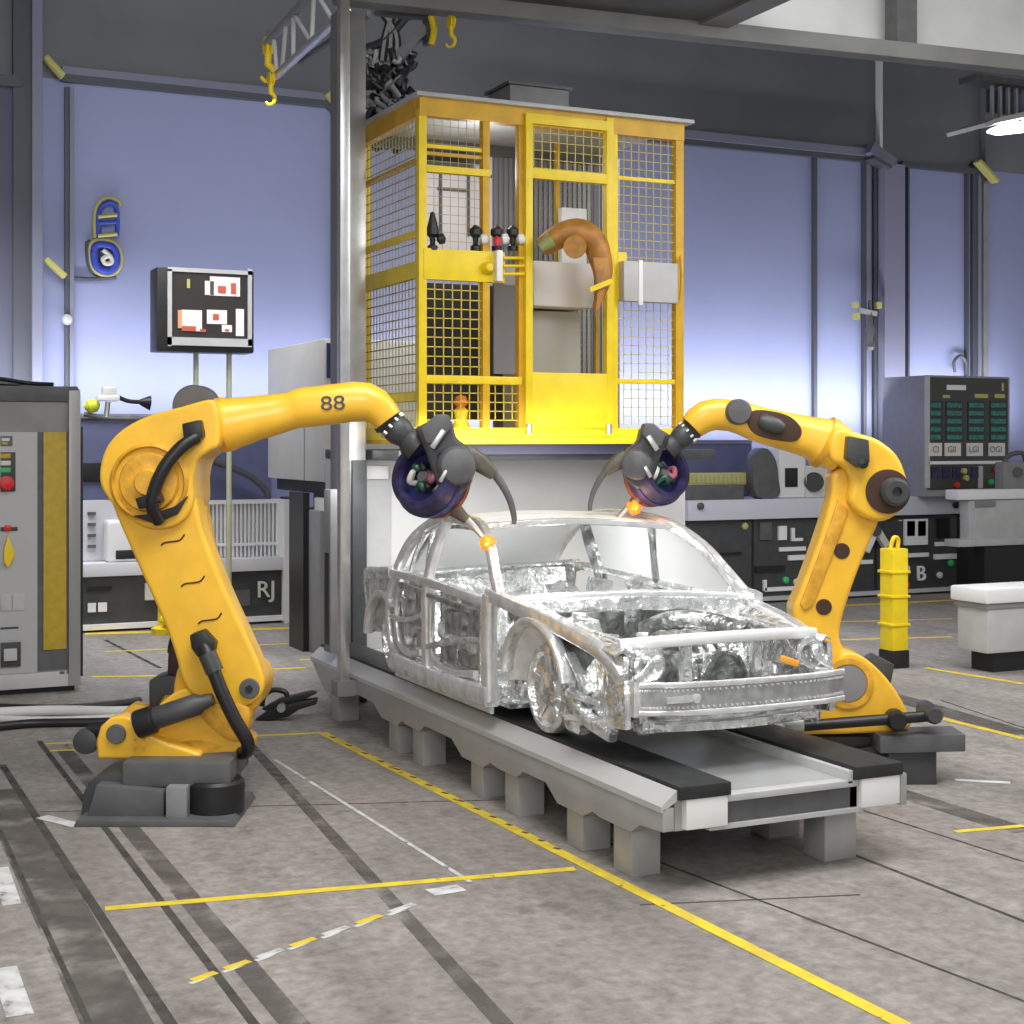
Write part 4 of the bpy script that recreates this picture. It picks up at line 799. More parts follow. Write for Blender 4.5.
obj('lower_jaw', prism(NB(), [(256, 718), (270, 708), (300, 700), (318, 697), (317, 703), (300, 708), (290, 715), (272, 719)], -.1, .02, FT), BLK, t, bevel=.01)
obj('upper_jaw', prism(NB(), [(262, 708), (280, 698), (310, 691), (318, 692), (305, 699), (285, 704), (270, 712)], -.06, .06, FT), BLK, t, bevel=.01)
obj('pivot', lathe(NB(), FT(283, 706, -.12), VD, [(.04, 0), (.04, .2)], 16), STEEL, t)
obj('spring_loop', tube(NB(), [FT(262, 706), FT(264, 696), FT(273, 690), FT(285, 692), FT(288, 700)], .025), BLK, t)

# ------------------------------------------------------------------ left foreground control cabinet
t = thing('control_cabinet', (1.9, 16.3, 0), 'tall grey control cabinet with yellow side strip at left edge', 'cabinet')
Y = 16.0; x0, x1 = 1.2, WY(80, 500, Y).x; zt = WY(40, 388, Y).z
def wz(py, px=40): return WY(px, py, Y).z
def wx(px): return WY(px, 500, Y).x
obj('cabinet_body', B(x0, x1, Y, Y+1.0, .06, zt), MGRY, t, bevel=.02)
obj('top_cap', B(x0-.02, x1-.02, Y-.03, Y+1.0, zt-.14, zt+.02), DGRY, t, bevel=.015)
obj('base_plinth', B(x0, x1-.05, Y+.05, Y+.95, 0, .1), BLK, t)
obj('bottom_rail', B(x0, x1-.01, Y-.035, Y, .06, wz(672)), LGRY, t, bevel=.012)
obj('corner_post', B(wx(68), x1, Y-.05, Y, .06, zt-.02), mat('post_grey', (.33, .33, .33), .35, .3), t, bevel=.015)
obj('dark_gap', B(wx(35), wx(68), Y-.012, Y, wz(670), wz(432)), DGRY, t)
obj('yellow_strip', B(wx(43), wx(66), Y-.03, Y-.012, wz(650), wz(432)), OCH, t, bevel=.004)
obj('side_seal', B(x1, x1+.03, Y+.0, Y+.6, .15, zt-.4), BLK, t)
dr = obj('cabinet_door', B(x0+.02, wx(37), Y-.04, Y, wz(672), wz(432)), mat('door_pale_grey', (.46, .46, .47), .45), t, bevel=.01)
def cbox(nm, a, b_, c_, d_, m, dep=.02, off=.04, bev=.004): return obj(nm, B(wx(a), wx(c_), Y-off-dep, Y-off, wz(d_), wz(b_)), m, dr, bevel=bev)
cbox('door_label', 0, 436, 12, 446, DGRY, .01); cbox('label_text', 1, 438, 9, 441, CREAM, .013, .04, 0); cbox('label_text', 1, 442, 7, 444.5, OCH, .013, .04, 0)
cbox('indicator_plate', 0, 452, 15, 491, CHAR, .01)
for i, py in enumerate((456, 463, 470)): cbox('indicator_strip', 0, py-2.5, 10, py+2, (OCH, CREAM, GRN)[i], .02, .04, .002)
obj('emergency_stop', lathe(NB(), Vector((wx(6), Y-.04, wz(483))), Vector((0, -1, 0)), [(.075, 0), (.075, .02), (.03, .03), (.03, .06), (.06, .07), (.06, .1), (0, .11)], 24), RED, dr)
cbox('switch_plate', 0, 526, 17, 530, CHAR, .012); obj('red_lamp', lathe(NB(), Vector((wx(7), Y-.04, wz(527))), Vector((0, -1, 0)), [(.035, 0), (.035, .04), (0, .05)], 16), RED, dr)
FS = lambda a, b_, dy=0: Vector((wx(a), Y-.05+dy, wz(b_)))
obj('rotary_switch', prism(NB(), [(3, 548), (7, 533), (11, 545), (14, 552), (10, 562), (7, 566), (3, 560)], -.05, .01, FS), mat('switch_yellow', (.85, .6, .02), .4), dr, bevel=.008)
cbox('cover_plate', 0, 592, 24, 609, LGRY, .012); cbox('plate_seam', 11, 593, 12, 608, MGRY, .014, .04, 0); cbox('label_text', 0, 625, 18, 627, CHAR, .004, .04, 0)
cbox('lock_plate', 0, 640, 20, 664, CHAR, .03); cbox('lock_handle', 3, 646, 16, 658, LGRY, .05)
for q_ in (59, 66): obj('rail_mark', B(wx(q_), wx(q_+5), Y-.04, Y-.03, .19, .215), DGRY, t)
# cables on top
for k, m in enumerate((BLK, WHT, BLK)):
    pts = [Vector((x0+.2+k*.1, Y+.2+.1*k, zt+.03)), Vector((x0+.5, Y+.25+.08*k, zt+.10-.03*k)), Vector((x0+.85, Y+.3+.08*k, zt+.06)), Vector((x0+1.1, Y+.2+.1*k, zt+.045))]
    tag(obj('roof_cable', tube(NB(), pts, .022), m), ('black cable, rightmost coil on top of left control cabinet', 'white cable curling on top of the left control cabinet', 'second black cable on top of left control cabinet')[[0, 1, 2][k]], 'cable', 'cables on the cabinet roof')

# ------------------------------------------------------------------ wall emblem, monitor
t = thing('wall_emblem', WY(105, 277, 21.9), 'blue and yellow rounded emblem on the wall above the monitor level', 'emblem')
We = lambda a, b_, dy=0: WY(a, b_, 21.95+dy)
obj('outer_outline', tube(NB(), [We(*p_) for p_ in ((95, 238), (95, 215), (99, 203), (108, 198), (118, 201), (120, 206))], .028), LIME, t)
obj('inner_outline', tube(NB(), [We(a, b_, -.04) for a, b_ in ((99, 238), (99, 213), (105, 204), (113, 203), (117, 212), (117, 236))], .034), BLUE, t)
for y_ in (216, 235): obj('cross_bar', tube(NB(), [We(98, y_+1, -.07), We(117, y_-1, -.07)], .028, 1), LIME, t)
for y_ in (222, ): obj('cross_bar', tube(NB(), [We(99, y_+1, -.07), We(116, y_, -.07)], .03, 1), BLUE, t)
ring = [(90, 250), (92, 243), (100, 240), (114, 243), (120, 252), (120, 266), (112, 275), (100, 274), (92, 266), (90, 250)]
obj('outer_outline', tube(NB(), [We(*p_) for p_ in ring], .034), LIME, t)
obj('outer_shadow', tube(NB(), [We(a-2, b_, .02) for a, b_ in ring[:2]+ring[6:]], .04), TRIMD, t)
obj('ring', tube(NB(), [We(105+(a-105)*.74, 258+(b_-258)*.74, -.04) for a, b_ in ring], .055), BLUE, t)
obj('letter', tube(NB(), [We(a, b_, -.06) for a, b_ in ((103, 250), (110, 256), (112, 262), (106, 264), (103, 259), (108, 256))], .035), CREAM, t)
obj('support_wire', tube(NB(), [We(62, 277), We(90, 279), We(116, 277)], .03), TRIMD, t)
t = thing('wall_monitor', WY(205, 395, 19.5), 'black framed monitor with silver bezel raised on two thin poles', 'monitor')
Ym = 19.5
obj('casing', wb(NB(), 157, 269, 254, 352, Ym, .45), BLK, t, bevel=.02)
obj('bezel', wb(wb(wb(wb(NB(), 168, 269, 252, 273, Ym-.04, .04), 168, 338, 252, 346, Ym-.04, .04), 168, 269, 172, 346, Ym-.04, .04), 248, 269, 252, 346, Ym-.04, .04), LGRY, t)
sc = obj('screen', wb(NB(), 172, 273, 248, 338, Ym-.02, .02), mat('screen_dark', (.035, .032, .03), .3), t)
SCW = mat('screen_white', (.80, .76, .72), .5, emit=.05)
for a, b_, c_, d_, m in ((210, 277, 240, 296, SCW), (205, 281, 214, 295, SCW), (182, 310, 202, 331, SCW), (207, 310, 227, 324, SCW), (236, 309, 244, 336, SCW), (222, 325, 232, 332, SCW), (187, 279, 190, 288, LIME), (178, 310, 182, 328, mat('screen_orange', (.7, .3, .15), .5, emit=.2))):
    obj('picture', wb(NB(), a, b_, c_, d_, Ym-.03, .008), m, sc)
for a, b_, c_, d_ in ((218, 286, 226, 293), (231, 283, 236, 294), (213, 314, 219, 320), (182, 326, 196, 331), (200, 329, 206, 332), (225, 329, 229, 331)):
    obj('red_detail', wb(NB(), a, b_, c_, d_, Ym-.036, .006), mat('screen_red', (.55, .1, .06), .5), sc)
for px in (196, 229): obj('pole', tube(NB(), [WY(px, 350, Ym+.2), Vector((WY(px, 350, Ym+.2).x, Ym+.2, .0))], .035, 1), mat('olive_pole', (.45, .46, .30), .5), t)

# ------------------------------------------------------------------ left back bench and machine tool
Y = 20.8
t = thing('left_workbench', (WY(190, 600, Y).x, Y, 0), 'long white topped workbench with dark drawers behind the left robot', 'workbench')
obj('drawer_block', wb(NB(), 60, 574, 285, 621, Y, .55), CHAR, t, bevel=.01)
obj('bench_top', wb(NB(), 60, 561, 290, 574, Y-.1, .7), mat('bench_white', (.66, .66, .70), .5), t, bevel=.01)
obj('end_frame', wb(NB(), 284, 500, 292, 628, Y-.12, .7), WHT, t, bevel=.01); obj('dark_end', wb(NB(), 292, 498, 303, 630, Y-.05, .6), BLK, t)
obj('foot_rail', wb(NB(), 60, 621, 290, 626, Y-.1, .1), WHT, t); obj('plinth', B(WY(60, 600, Y).x, WY(300, 600, Y).x, Y+.02, Y+.5, 0, .12), BLK, t)
for a, b_, c_, d_, m in ((88, 603, 107, 612, WHT), (96, 603, 98, 612, CHAR), (88, 587, 112, 590, BLK), (145, 583, 158, 600, CREAM), (222, 591, 234, 605, mat('moss_green', (.13, .2, .05), .6)), (236, 590, 250, 606, DGRY)):
    obj('panel_plate', wb(NB(), a, b_, c_, d_, Y-.03, .03), m, t)
text('panel_lettering', 'RJ', .33, WY(266, 590, Y-.05), CREAM, t, 0, .02)
ZL = WY(175, 561, Y-.1).z+.002
t = thing('white_radiator', (WY(240, 560, Y).x, Y, ZL), 'white ribbed grille unit standing on the left workbench', 'grille')
obj('back', wbz(NB(), 193, 502, 284, 560, Y+.25, .2, ZL), mat('radiator_white', (.55, .55, .57), .5), t)
bm = NB()
for i in range(22): wb(bm, 196+i*4, 503, 198+i*4, 557, Y+.18, .08)
for v in bm.verts: v.co.z = max(v.co.z, ZL)
wb(bm, 193, 500, 284, 504, Y+.15, .12); wb(bm, 193, 543, 284, 546, Y+.16, .1)
obj('ribs', bm, WHT, t, smooth=False)
t = thing('white_bench_machine', (WY(130, 560, Y).x, Y, WY(130, 561, Y).z), 'white rounded machine on workbench left of the ribbed grille', 'machine')
obj('rear_box', wbz(NB(), 60, 500, 192, 560, Y+.3, .25, ZL), mat('machine_white', (.58, .58, .62), .5), t, bevel=.03)
obj('front_box', wbz(NB(), 107, 520, 165, 560, Y, .3, ZL), WHT, t, bevel=.05, seg=3); obj('vent_slot', wb(NB(), 116, 550, 146, 559, Y-.02, .05), BLK, t, bevel=.01)
for k in range(4): obj('side_dial', wb(NB(), 88, 512+k*11, 96, 515+k*11, Y+.26, .04), DGRY, t)
t = thing('blue_grey_cover', (WY(180, 500, 21.3).x, 21.3, 1.5), 'dark blue grey cabinet between left workbench and wall', 'cabinet')
obj('cover_body', wb(NB(), 60, 418, 272, 610, 21.45, .35), BLUEG, t, bevel=.03); obj('cover_top_strip', wb(NB(), 60, 414, 272, 419, 21.4, .4), DGRY, t)
obj('dark_slot', wb(NB(), 60, 463, 112, 482, 21.4, .06), BLK, t, bevel=.02); obj('dark_slot', wb(NB(), 190, 463, 198, 500, 21.4, .06), CHAR, t)
obj('hose', tube(NB(), [WY(205, 460, 21.2), WY(225, 465, 21.2), WY(250, 476, 21.2), WY(266, 490, 21.2), WY(268, 498, 21.2)], .05), DGRY, t)
t = thing('sensor_arm', WY(110, 415, 20.4), 'small white sensor head with black cable beside the left cabinet', 'sensor')
obj('bracket', tube(NB(), [WY(84, 414, 20.4), WY(105, 418, 20.4), WY(148, 420, 20.4), Vector((WY(148, 420, 20.4).x, 21.42, WY(148, 420, 20.4).z-.05))], .035), DGRY, t)
obj('stem', tube(NB(), [WY(106, 418, 20.4), WY(108, 402, 20.4)], .035, 1), STEEL, t)
obj('white_head', wb(NB(), 98, 395, 120, 401, 20.3, .2), WHT, t, bevel=.02); obj('cream_top', wb(NB(), 103, 387, 117, 395, 20.33, .15), CREAM, t, bevel=.02)
obj('nozzle', loft(NB(), [WY(140, 402, 20.4), WY(150, 403, 20.4)], [(.04, .04), (.1, .1)], VD), BLK, t); obj('lead', tube(NB(), [WY(118, 397, 20.4), WY(128, 401, 20.4), WY(141, 402, 20.4)], .03), BLK, t)
obj('lime_tip', lathe(NB(), WY(92, 406, 20.4), Vector((1, 0, .2)), [(.03, -.1), (.09, -.05), (.09, .05), (.03, .1)], 14), mat('lime', (.6, .65, .03), .5), t)
t = thing('yellow_hydrant', G(163, 634), 'small yellow valve pipe standing before the left workbench', 'valve')
g = G(163, 634)
obj('pipe', lathe(NB(), g, UP, [(.14, 0), (.16, .08), (.07, .12), (.07, .55), (.1, .6), (.1, .68), (0, .7)], 16), CAGE, t); obj('outlet', tube(NB(), [g+Vector((-.02, -.08, .2)), g+Vector((.1, -.2, .2))], .07, 1), CAGE, t)
# machine tool
t = thing('machining_centre', (5.9, 18, 0), 'pale grey machining centre with overhanging head left of the mast', 'machine')
xl = 5.5
obj('upper_housing', B(xl, 7.0, 17.0, 19.4, 2.1, 3.8), mat('housing_pale', (.50, .50, .49), .5, noise=.06, nscale=2), t, bevel=.02)
obj('window', wb(NB(), 327, 343, 336, 378, 16.98, .03), mat('navy_glass', (.03, .035, .10), .2), t); obj('housing_seam', B(xl-.006, xl, 17.75, 17.78, 2.1, 2.95), MGRY, t); obj('housing_seam', B(xl-.006, xl, 17, 19.4, 2.95, 2.98), LGRY, t)
obj('black_band', B(xl+.1, 7.0, 17.1, 19.3, 1.95, 2.1), BLK, t)
obj('spindle_box', B(xl+.1, xl+.5, 17.2, 17.7, 1.72, 1.9), WHT, t, bevel=.02); obj('spindle', cyl(NB(), (xl+.35, 17.45, 1.86), (xl+.35, 17.45, 2.1), .1), STEEL, t)
obj('lower_body', B(xl+.05, 7.0, 17.3, 18.4, 0, 1.75), MGRY, t, bevel=.02); obj('dark_side', B(xl-.02, xl+.06, 17.75, 18.35, 0, 1.95), BLK, t)
obj('rear_column', B(xl+.3, 7.0, 17.7, 18.35, 1.7, 2.0), CHAR, t)

# ------------------------------------------------------------------ right back bench
Y = 20.0
t = thing('right_workbench', (WY(840, 600, Y).x, Y, 0), 'long dark control bench with white edge behind the right robot', 'workbench')
obj('cabinet_block', wb(NB(), 684, 518, 957, 596, Y, 1.0), CHAR, t, bevel=.01)
zt = WY(860, 497, Y).z; zb = WY(860, 516, Y).z
obj('bench_edge', B(WY(684, 500, Y).x, WY(1000, 500, Y).x, Y-.12, Y+1.1, zb, zt), mat('edge_lilac_white', (.60, .60, .68), .45), t, bevel=.01)
obj('base', B(WY(690, 500, Y).x, WY(955, 500, Y).x, Y+.06, Y+.9, 0, .2), BLK, t); obj('foot_rail', wb(NB(), 684, 594, 957, 598, Y-.08, .08), LGRY, t)
obj('dark_end_unit', wb(NB(), 957, 500, 1030, 590, Y+.1, .9), BLK, t)
for px in (752, 875): obj('seam', wb(NB(), px, 518, px+2, 594, Y-.01, .02), BLK, t)
W_ = WHT
plates = [(760, 522, 772, 540, DGRY), (779, 526, 787, 540, W_), (792, 528, 795, 541, W_), (795, 538, 803, 541, W_), (780, 547, 806, 551, W_), (789, 555, 812, 560, W_), (765, 587, 795, 591, W_), (764, 580, 767, 591, W_), (756, 566, 785, 572, BLK),
          (690, 553, 742, 555, BLK), (905, 519, 928, 545, W_), (907, 521, 915, 536, MGRY), (918, 521, 926, 536, MGRY), (962-90, 520, 962-86, 521, W_), (900, 520, 902, 521, W_), (938, 518, 950, 538, BLK), (961-0, 518, 962, 519, W_),
          (936, 542, 948, 546, W_), (909, 553, 929, 557, W_), (935, 554, 957, 559, W_), (961-100, 560, 873, 564, W_)]
for a, b_, c_, d_, m in plates: obj('panel_plate', wb(NB(), a, b_, c_, d_, Y-.04, .04), m, t)
for a, b_, c_, d_, m in ((963, 516, 974, 522, W_), (964, 542, 973, 547, CREAM), (962, 530, 974, 533, LIME)): obj('panel_plate', wb(NB(), a, b_, c_, d_, Y+.06, .04), m, t)
text('panel_letter', 'B', .36, WY(921, 574, Y-.03), WHT, t, 0, .02); text('panel_letter', 'P', .3, WY(906, 572, Y-.03), WHT, t, 0, .02)
for px, py, m in ((950, 563, GRN), (939, 575, CREAM), (785, 580, GRN), (796, 582, WHT), (955, 505, NIGHT), (1000-9, 505, NIGHT), (906, 585, RED), (744, 526, LIME), (700, 506, DGRY)):
    g = WY(px, py, Y-.13 if py < 512 else Y); obj('knob', lathe(NB(), g, Vector((0, -1, 0)), [(.055, 0), (.055, .04), (.02, .06), (0, .06)], 16), m, t)
obj('panel_plate', wb(NB(), 984, 497, 997, 513, Y-.15, .03), WHT, t, bevel=.004)
g = D(877, 540, 24.0)
t2 = thing('white_gadget_arm', WY(880, 560, Y-.1), 'small white jointed arm mounted on front of right bench', 'arm')
obj('arm_link', bar(NB(), WY(866, 552, Y-.12), WY(876, 530, Y-.12), .09), WHT, t2, bevel=.01); obj('arm_link', bar(NB(), WY(876, 530, Y-.12), WY(886, 546, Y-.12), .12), CREAM, t2, bevel=.01); obj('joint', cyl(NB(), WY(876, 531, Y-.2), WY(876, 531, Y-.0), .09), BLK, t2)
# cnc console
t = thing('cnc_console', (WY(950, 490, 19.9).x, 20.2, zt), 'grey console with dark screen panel standing on the right bench', 'console')
xa_, xb_ = WY(927, 430, 19.6).x, WY(1010, 430, 19.6).x; z0_, z1_ = zt, WY(968, 376, 19.6).z
bm = NB(); box(bm, xa_, xb_, 19.6, WX(882, 430, xa_).y, zt, z1_)
obj('console_body', bm, mat('console_grey', (.30, .30, .32), .5, noise=.08), t, bevel=.02)
def cw(nm, a, b_, c_, d_, m, off=.02, par=None, dep=.02, bev=0): return obj(nm, wb(NB(), a, b_, c_, d_, 19.6-off, dep), m, par or t, bevel=bev)
fr_ = cw('screen_frame', 929, 378, 1008, 461, mat('frame_dark', (.05, .05, .048), .4), .03, None, .03)
cw('left_edge', 926, 376, 930, 488, LGRY, .04, None, .04)
for i, px in enumerate((930, 946, 968, 990)):
    cw('display_block', px, 401, px+(13 if i == 0 else 17), 441, NIGHT, .04, fr_, .01)
    for k in range(5): cw('display_row', px+1, 403+k*8, px+(11 if i == 0 else 16), 407.5+k*8, TEAL, .05, fr_, .01)
    cw('key_label', px-1, 443, px+(12 if i == 0 else 15), 456, mat('key_cream', (.72, .70, .66), .5), .05, fr_, .02)
    text('key_marking', ('CI', 'GII', 'LGI', 'OGI')[i], .15, WY(px+6, 449.5, 19.52), MGRY, fr_, 0, .003)
cw('title_plate', 947, 385, 966, 390, WHT, .04, fr_, .01); cw('yellow_row', 943, 395, 950, 398, LIME, .04, fr_, .01); cw('yellow_row', 975, 394, 988, 398, LIME, .04, fr_, .01); cw('yellow_row', 995, 394, 1005, 398, LIME, .04, fr_, .01); cw('yellow_row', 1002, 383, 1004, 391, LIME, .04, fr_, .01)
cw('white_divider', 929, 461, 1005, 464, WHT, .04, None, .04)
lp = cw('lower_panel', 929, 465, 1008, 489, mat('frame_dark', (0, 0, 0)), .03, None, .03)
for px in (932, 943, 953, 972): cw('violet_key', px, 467, px+7, 478, PURP, .05, lp, .02)
for px, py, m in ((956, 485, RED), (965, 478, LIME), (963, 471, LIME), (990, 482, GRN), (1000, 474, CAGE), (995, 470, RED), (1003, 482, mat('orange_plastic', (0, 0, 0))), (998, 481, CAGE)): obj('button', lathe(NB(), WY(px, py, 19.57), Vector((0, -1, 0)), [(.05, 0), (.05, .05), (0, .06)], 14), m, lp)
cw('silver_bar', 979, 466, 983, 488, LGRY, .06, lp, .03)
t = thing('desk_instrument', (WY(800, 495, 20.3).x, 20.3, zt), 'white instrument box with black window on the right bench', 'instrument')
obj('white_housing', wbz(NB(), 779, 448, 806, 495, 20.2, .5, zt), WHT, t, bevel=.03); obj('black_window', wb(NB(), 786, 468, 798, 487, 20.17, .05), BLK, t, bevel=.01)
obj('side_unit', wbz(NB(), 806, 466, 834, 496, 20.15, .4, zt), CREAM, t, bevel=.02); obj('dark_disc', cyl(NB(), WY(814, 482, 20.15), WY(814, 482, 20.08), .16), BLK, t)
t = thing('rounded_hood', (WY(760, 495, 20).x, 20, zt), 'dark grey rounded hood on right bench beside the white instrument', 'hood')
obj('hood', prism(NB(), smooth2([(752, 496), (750, 462), (755, 450), (764, 449), (772, 460), (775, 480), (775, 496)], 3), -.12, .12, lambda a, b_, dy=0: WY(a, b_, 20.1)+Vector((0, dy, 0))), DGRY, t, bevel=.03)
t = thing('parts_tray', (WY(722, 495, 20).x, 20, zt), 'dark tray with yellow ribbed strip on left end of right bench', 'tray')
obj('tray_base', wbz(NB(), 686, 485, 744, 496, 20.0, .6, zt), DGRY, t, bevel=.01); obj('yellow_strip', wb(NB(), 690, 473, 747, 485, 20.2, .3), mat('strip_yellow', (.5, .47, .12), .6), t, bevel=.01)
bm = NB()
for i in range(12): wb(bm, 693+i*4.4, 475, 695+i*4.4, 483, 20.18, .03)
obj('ribs', bm, mat('olive_pole', (0, 0, 0)), t)
t = thing('blue_cover_block', (WY(722, 480, 21.3).x, 21.3, 0), 'blue grey covered cabinet beside wall under the right robot arm', 'cabinet')
obj('cover_body', wb(NB(), 684, 443, 752, 600, 21.3, .5), BLUEG, t, bevel=.02); obj('cover_strip', wb(NB(), 684, 440, 752, 444, 21.27, .5), TRIM, t)
# far right cabinet, cart, bollard, lamp
t = thing('side_cabinet', (WY(1000, 540, 19).x, 19.2, 0), 'light grey overhanging cabinet at right edge beside the console', 'cabinet')
obj('top_slab', wb(NB(), 958, 489, 1070, 499, 18.7, .3), WHT, t, bevel=.02); obj('upper_box', wb(NB(), 969, 499, 1065, 538, 18.75, .22), LGRY, t, bevel=.02)
obj('ledge', wb(NB(), 958, 538, 1070, 545, 18.68, .32), LGRY, t, bevel=.01); obj('recessed_base', B(WY(978, 560, 18.9).x, WY(1060, 560, 18.9).x, 18.75, 19.0, 0, WY(1005, 545, 18.9).z), BLK, t); obj('handle', wb(NB(), 976, 501, 996, 507, 18.72, .03), MGRY, t, bevel=.01)
g = WY(1012, 489, 18.95)
t = thing('gauge_device', g, 'small grey gauge with dark knobs on the far right cabinet', 'gauge')
zs_ = WY(1005, 489, 18.7).z
obj('gauge_body', wb(NB(), 1004, 462, 1030, 489.5, 18.72, .22), MGRY, t, bevel=.03); obj('gauge_knob', cyl(NB(), WY(1018, 472, 18.72), WY(1018, 472, 18.66), .08), CHAR, t); obj('curved_tube', tube(NB(), [WY(1004, 464, 18.8), WY(1008, 456, 18.8), WY(1022, 453, 18.8), WY(1026, 464, 18.8)], .04), DGRY, t)
g = G(1000, 668); Yk = g.y-.3
t = thing('grey_cart', (g.x, Yk, 0), 'light grey bin with white lid on dark base at right edge', 'bin')
a = WY(984, 640, Yk).x; b = WY(1085, 640, Yk).x
def kz(py): return WY(985, py, Yk).z
obj('bin_body', B(a+.05, b, Yk, Yk+.5, kz(655), kz(604)), LGRY, t, bevel=.05); obj('lid', B(a-.01, b+.05, Yk-.05, Yk+.54, kz(604), kz(589)), WHT, t, bevel=.03)
obj('lid_shadow_gap', B(a+.02, b, Yk-.02, Yk+.51, kz(609), kz(604)), MGRY, t); obj('base', B(a+.2, b-.1, Yk+.08, Yk+.42, 0, kz(655)), BLK, t)
g = G(894, 667)
t = thing('bollard', g, 'yellow square bollard with black foot behind the right robot', 'bollard')
w = .112; zt_ = 1.36
obj('foot', B(g.x-w-.01, g.x+w+.01, g.y-w-.01, g.y+w+.01, 0, .20), BLK, t, bevel=.01); obj('column', B(g.x-w, g.x+w, g.y-w, g.y+w, .20, zt_), CAGE, t, bevel=.012)
for z_ in (.48, .80, 1.08): obj('band', B(g.x-w-.02, g.x+w+.02, g.y-w-.02, g.y+w+.02, z_, z_+.03), CAGE, t, bevel=.006)
obj('top_ring', tube(NB(), [(g.x-.05, g.y, zt_), (g.x-.02, g.y-.02, zt_+.12), (g.x+.06, g.y, zt_+.1), (g.x+.05, g.y, zt_)], .025), CAGE, t)
t = thing('wall_valve', WY(866, 310, 21.7), 'small grey valve with yellow tags on right wall pilaster', 'valve')
obj('valve_body', lathe(NB(), WY(870, 350, 21.7), UP, [(.05, 0), (.08, .05), (.05, .2), (.09, .35), (.05, .5), (.03, .9), (0, .9)], 14), DGRY, t)
for a, b_ in ((855, 302), (856, 313), (878, 302)): obj('yellow_tag', wb(NB(), a, b_, a+4, b_+6, 21.65, .1), LIME, t)
obj('valve_cross', bar(NB(), WY(858, 310, 21.7), WY(876, 314, 21.7), .08), STEEL, t)
t = thing('conduit_fitting', WY(64, 320, 21.9), 'small round grey fitting on the vertical conduit left of the monitor', 'fitting')
obj('knob_head', lathe(NB(), Vector((WY(66, 320, 22).x, 22.0, WY(66, 320, 22).z)), Vector((0, -1, 0)), [(.04, 0), (.04, .08), (.08, .1), (.06, .16), (0, .18)], 16), LGRY, t)
t = thing('wall_hook', WY(960, 368, 21.9), 'small curled wire hook on the wall above the console', 'hook')
obj('hook_wire', tube(NB(), [WY(955, 372, 21.9), WY(954, 362, 21.9), WY(960, 356, 21.9), WY(966, 362, 21.9), WY(966, 374, 21.9)], .03), DGRY, t)
Yl = 18.5
t = thing('hanging_lamp', WY(1010, 78, Yl), 'bright ceiling lamp with white reflector hanging at top right corner', 'lamp')
obj('reflector', prism(NB(), [(985, 123), (1000, 117), (1060, 104), (1060, 110), (1000, 122), (986, 127)], 0, .9, lambda a, b_, dy=0: WY(a, b_, Yl)+Vector((0, dy, 0))), CREAM, t)
obj('tube_bulb', loft(NB(), [WY(a, b_, Yl+.3) for a, b_ in ((990, 131), (1000, 130), (1030, 126), (1060, 122))], [(.03, .08), (.08, .16), (.09, .2), (.09, .2)], VD), GLOW, t)
for px in (992, 1000, 1008, 1016, 1024): 
    a = WY(px, 118, Yl+.4); obj('rod', B(a.x-.025, a.x+.025, a.y-.025, a.y+.025, a.z-.1, 8.4), LGRY, t)
obj('mount_plate', B(WY(985, 78, Yl).x, WY(1070, 78, Yl).x, Yl+.2, Yl+.6, 8.4, 8.5), DGRY, t)
obj('back_slats', wb(NB(), 988, 82, 1060, 116, Yl+.8, .05), mat('lamp_navy', (.05, .06, .12), .6), t)

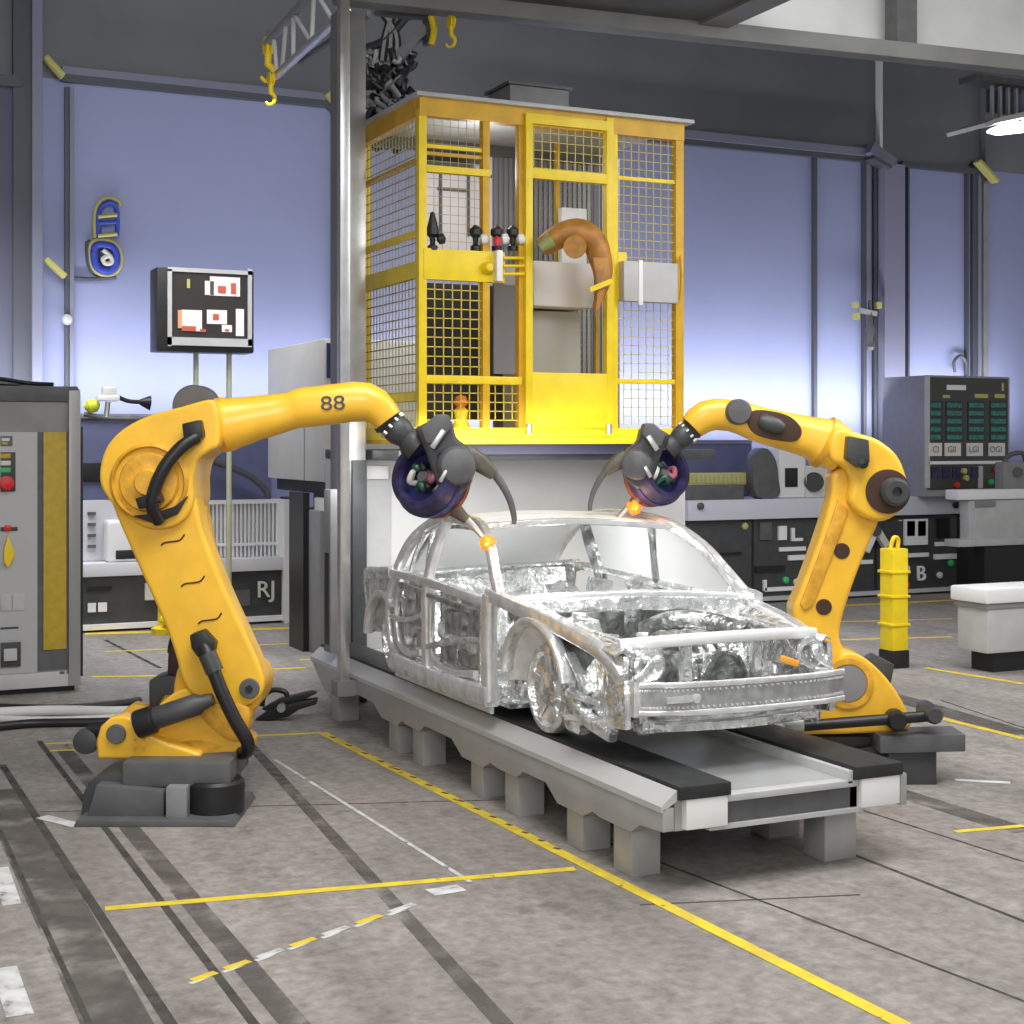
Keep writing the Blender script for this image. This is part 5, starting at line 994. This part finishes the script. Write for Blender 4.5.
# ------------------------------------------------------------------ camera, lights, world
cd = bpy.data.cameras.new('camera'); cam = bpy.data.objects.new('camera', cd); C.objects.link(cam)
cam.location = (0, 0, H); cam.rotation_euler = (PI/2, 0, -YAW); cd.sensor_width = 36; cd.lens = 36*F/1024; cd.shift_y = -(512-HOR)/1024; cd.clip_end = 200
bpy.context.scene.camera = cam
def area(nm, loc, target, sx, sy, e, col=(1, 1, 1), spread=PI):
    l = bpy.data.lights.new(nm, 'AREA'); l.shape = 'RECTANGLE'; l.size = sx; l.size_y = sy; l.energy = e; l.color = col; l.spread = spread
    o = bpy.data.objects.new(nm, l); C.objects.link(o); o.location = loc
    o.rotation_euler = (Vector(target)-Vector(loc)).to_track_quat('-Z', 'Y').to_euler(); return o
area('hall_light', (3.5, 5.5, 9.5), (5.2, 10.0, 0), 7, 5, 1000, (1, .99, .97))
area('hall_light', (10, 8, 6.6), (7, 12, 0), 4, 4, 260)
area('front_fill', (-1.5, -1, 5.0), (5, 11, 1.4), 4, 3, 320, (1, .98, .96))
area('rear_floor_light', (6, 16.5, 6.6), (7, 18.0, 0), 14, 1.5, 420, (.98, .98, 1), 1.9)
area('housing_fill', (5.6, 12.6, 2.5), (6.4, 14.5, 1.4), 3, .6, 34, (1, 1, 1), 2.2)  # added fill to brighten the grey housing behind the car
area('wall_wash_fill', (3.4, 21.1, 3.1), (3.4, 22, 4.3), 7.5, .3, 120, (.93, .95, 1))  # added unseen lamp, makes the brightness gradient on the left wall
area('wall_wash_fill', (14, 21.05, 2.95), (14, 22, 4.1), 13, .3, 330, (.93, .95, 1))  # same added fill for the right part of the wall
ld = bpy.data.lights.new('cage_fill', 'POINT'); ld.energy = 16; ld.shadow_soft_size = .15; lo = bpy.data.objects.new('cage_fill', ld); C.objects.link(lo); lo.location = (6.2, 14.0, 5.4)  # added lamp to lift the dim inside of the cage
w = bpy.data.worlds.new('world'); bpy.context.scene.world = w; w.use_nodes = True
nt = w.node_tree; bg = nt.nodes['Background']; tc = nt.nodes.new('ShaderNodeTexCoord'); wv = nt.nodes.new('ShaderNodeTexWave')
wv.inputs['Scale'].default_value = 1.3; wv.inputs['Distortion'].default_value = 1.5; nt.links.new(tc.outputs['Generated'], wv.inputs['Vector'])
rp = nt.nodes.new('ShaderNodeValToRGB'); rp.color_ramp.elements[0].position = .45; rp.color_ramp.elements[0].color = (.16, .165, .175, 1)
rp.color_ramp.elements[1].position = .72; rp.color_ramp.elements[1].color = (1, 1, 1, 1); nt.links.new(wv.outputs['Fac'], rp.inputs['Fac'])  # bright bands added to the world for the metal to reflect
nt.links.new(rp.outputs['Color'], bg.inputs['Color']); bg.inputs['Strength'].default_value = .75
vs = bpy.context.scene.view_settings; vs.view_transform = 'Standard'; vs.look = 'None'; vs.exposure = 0.0
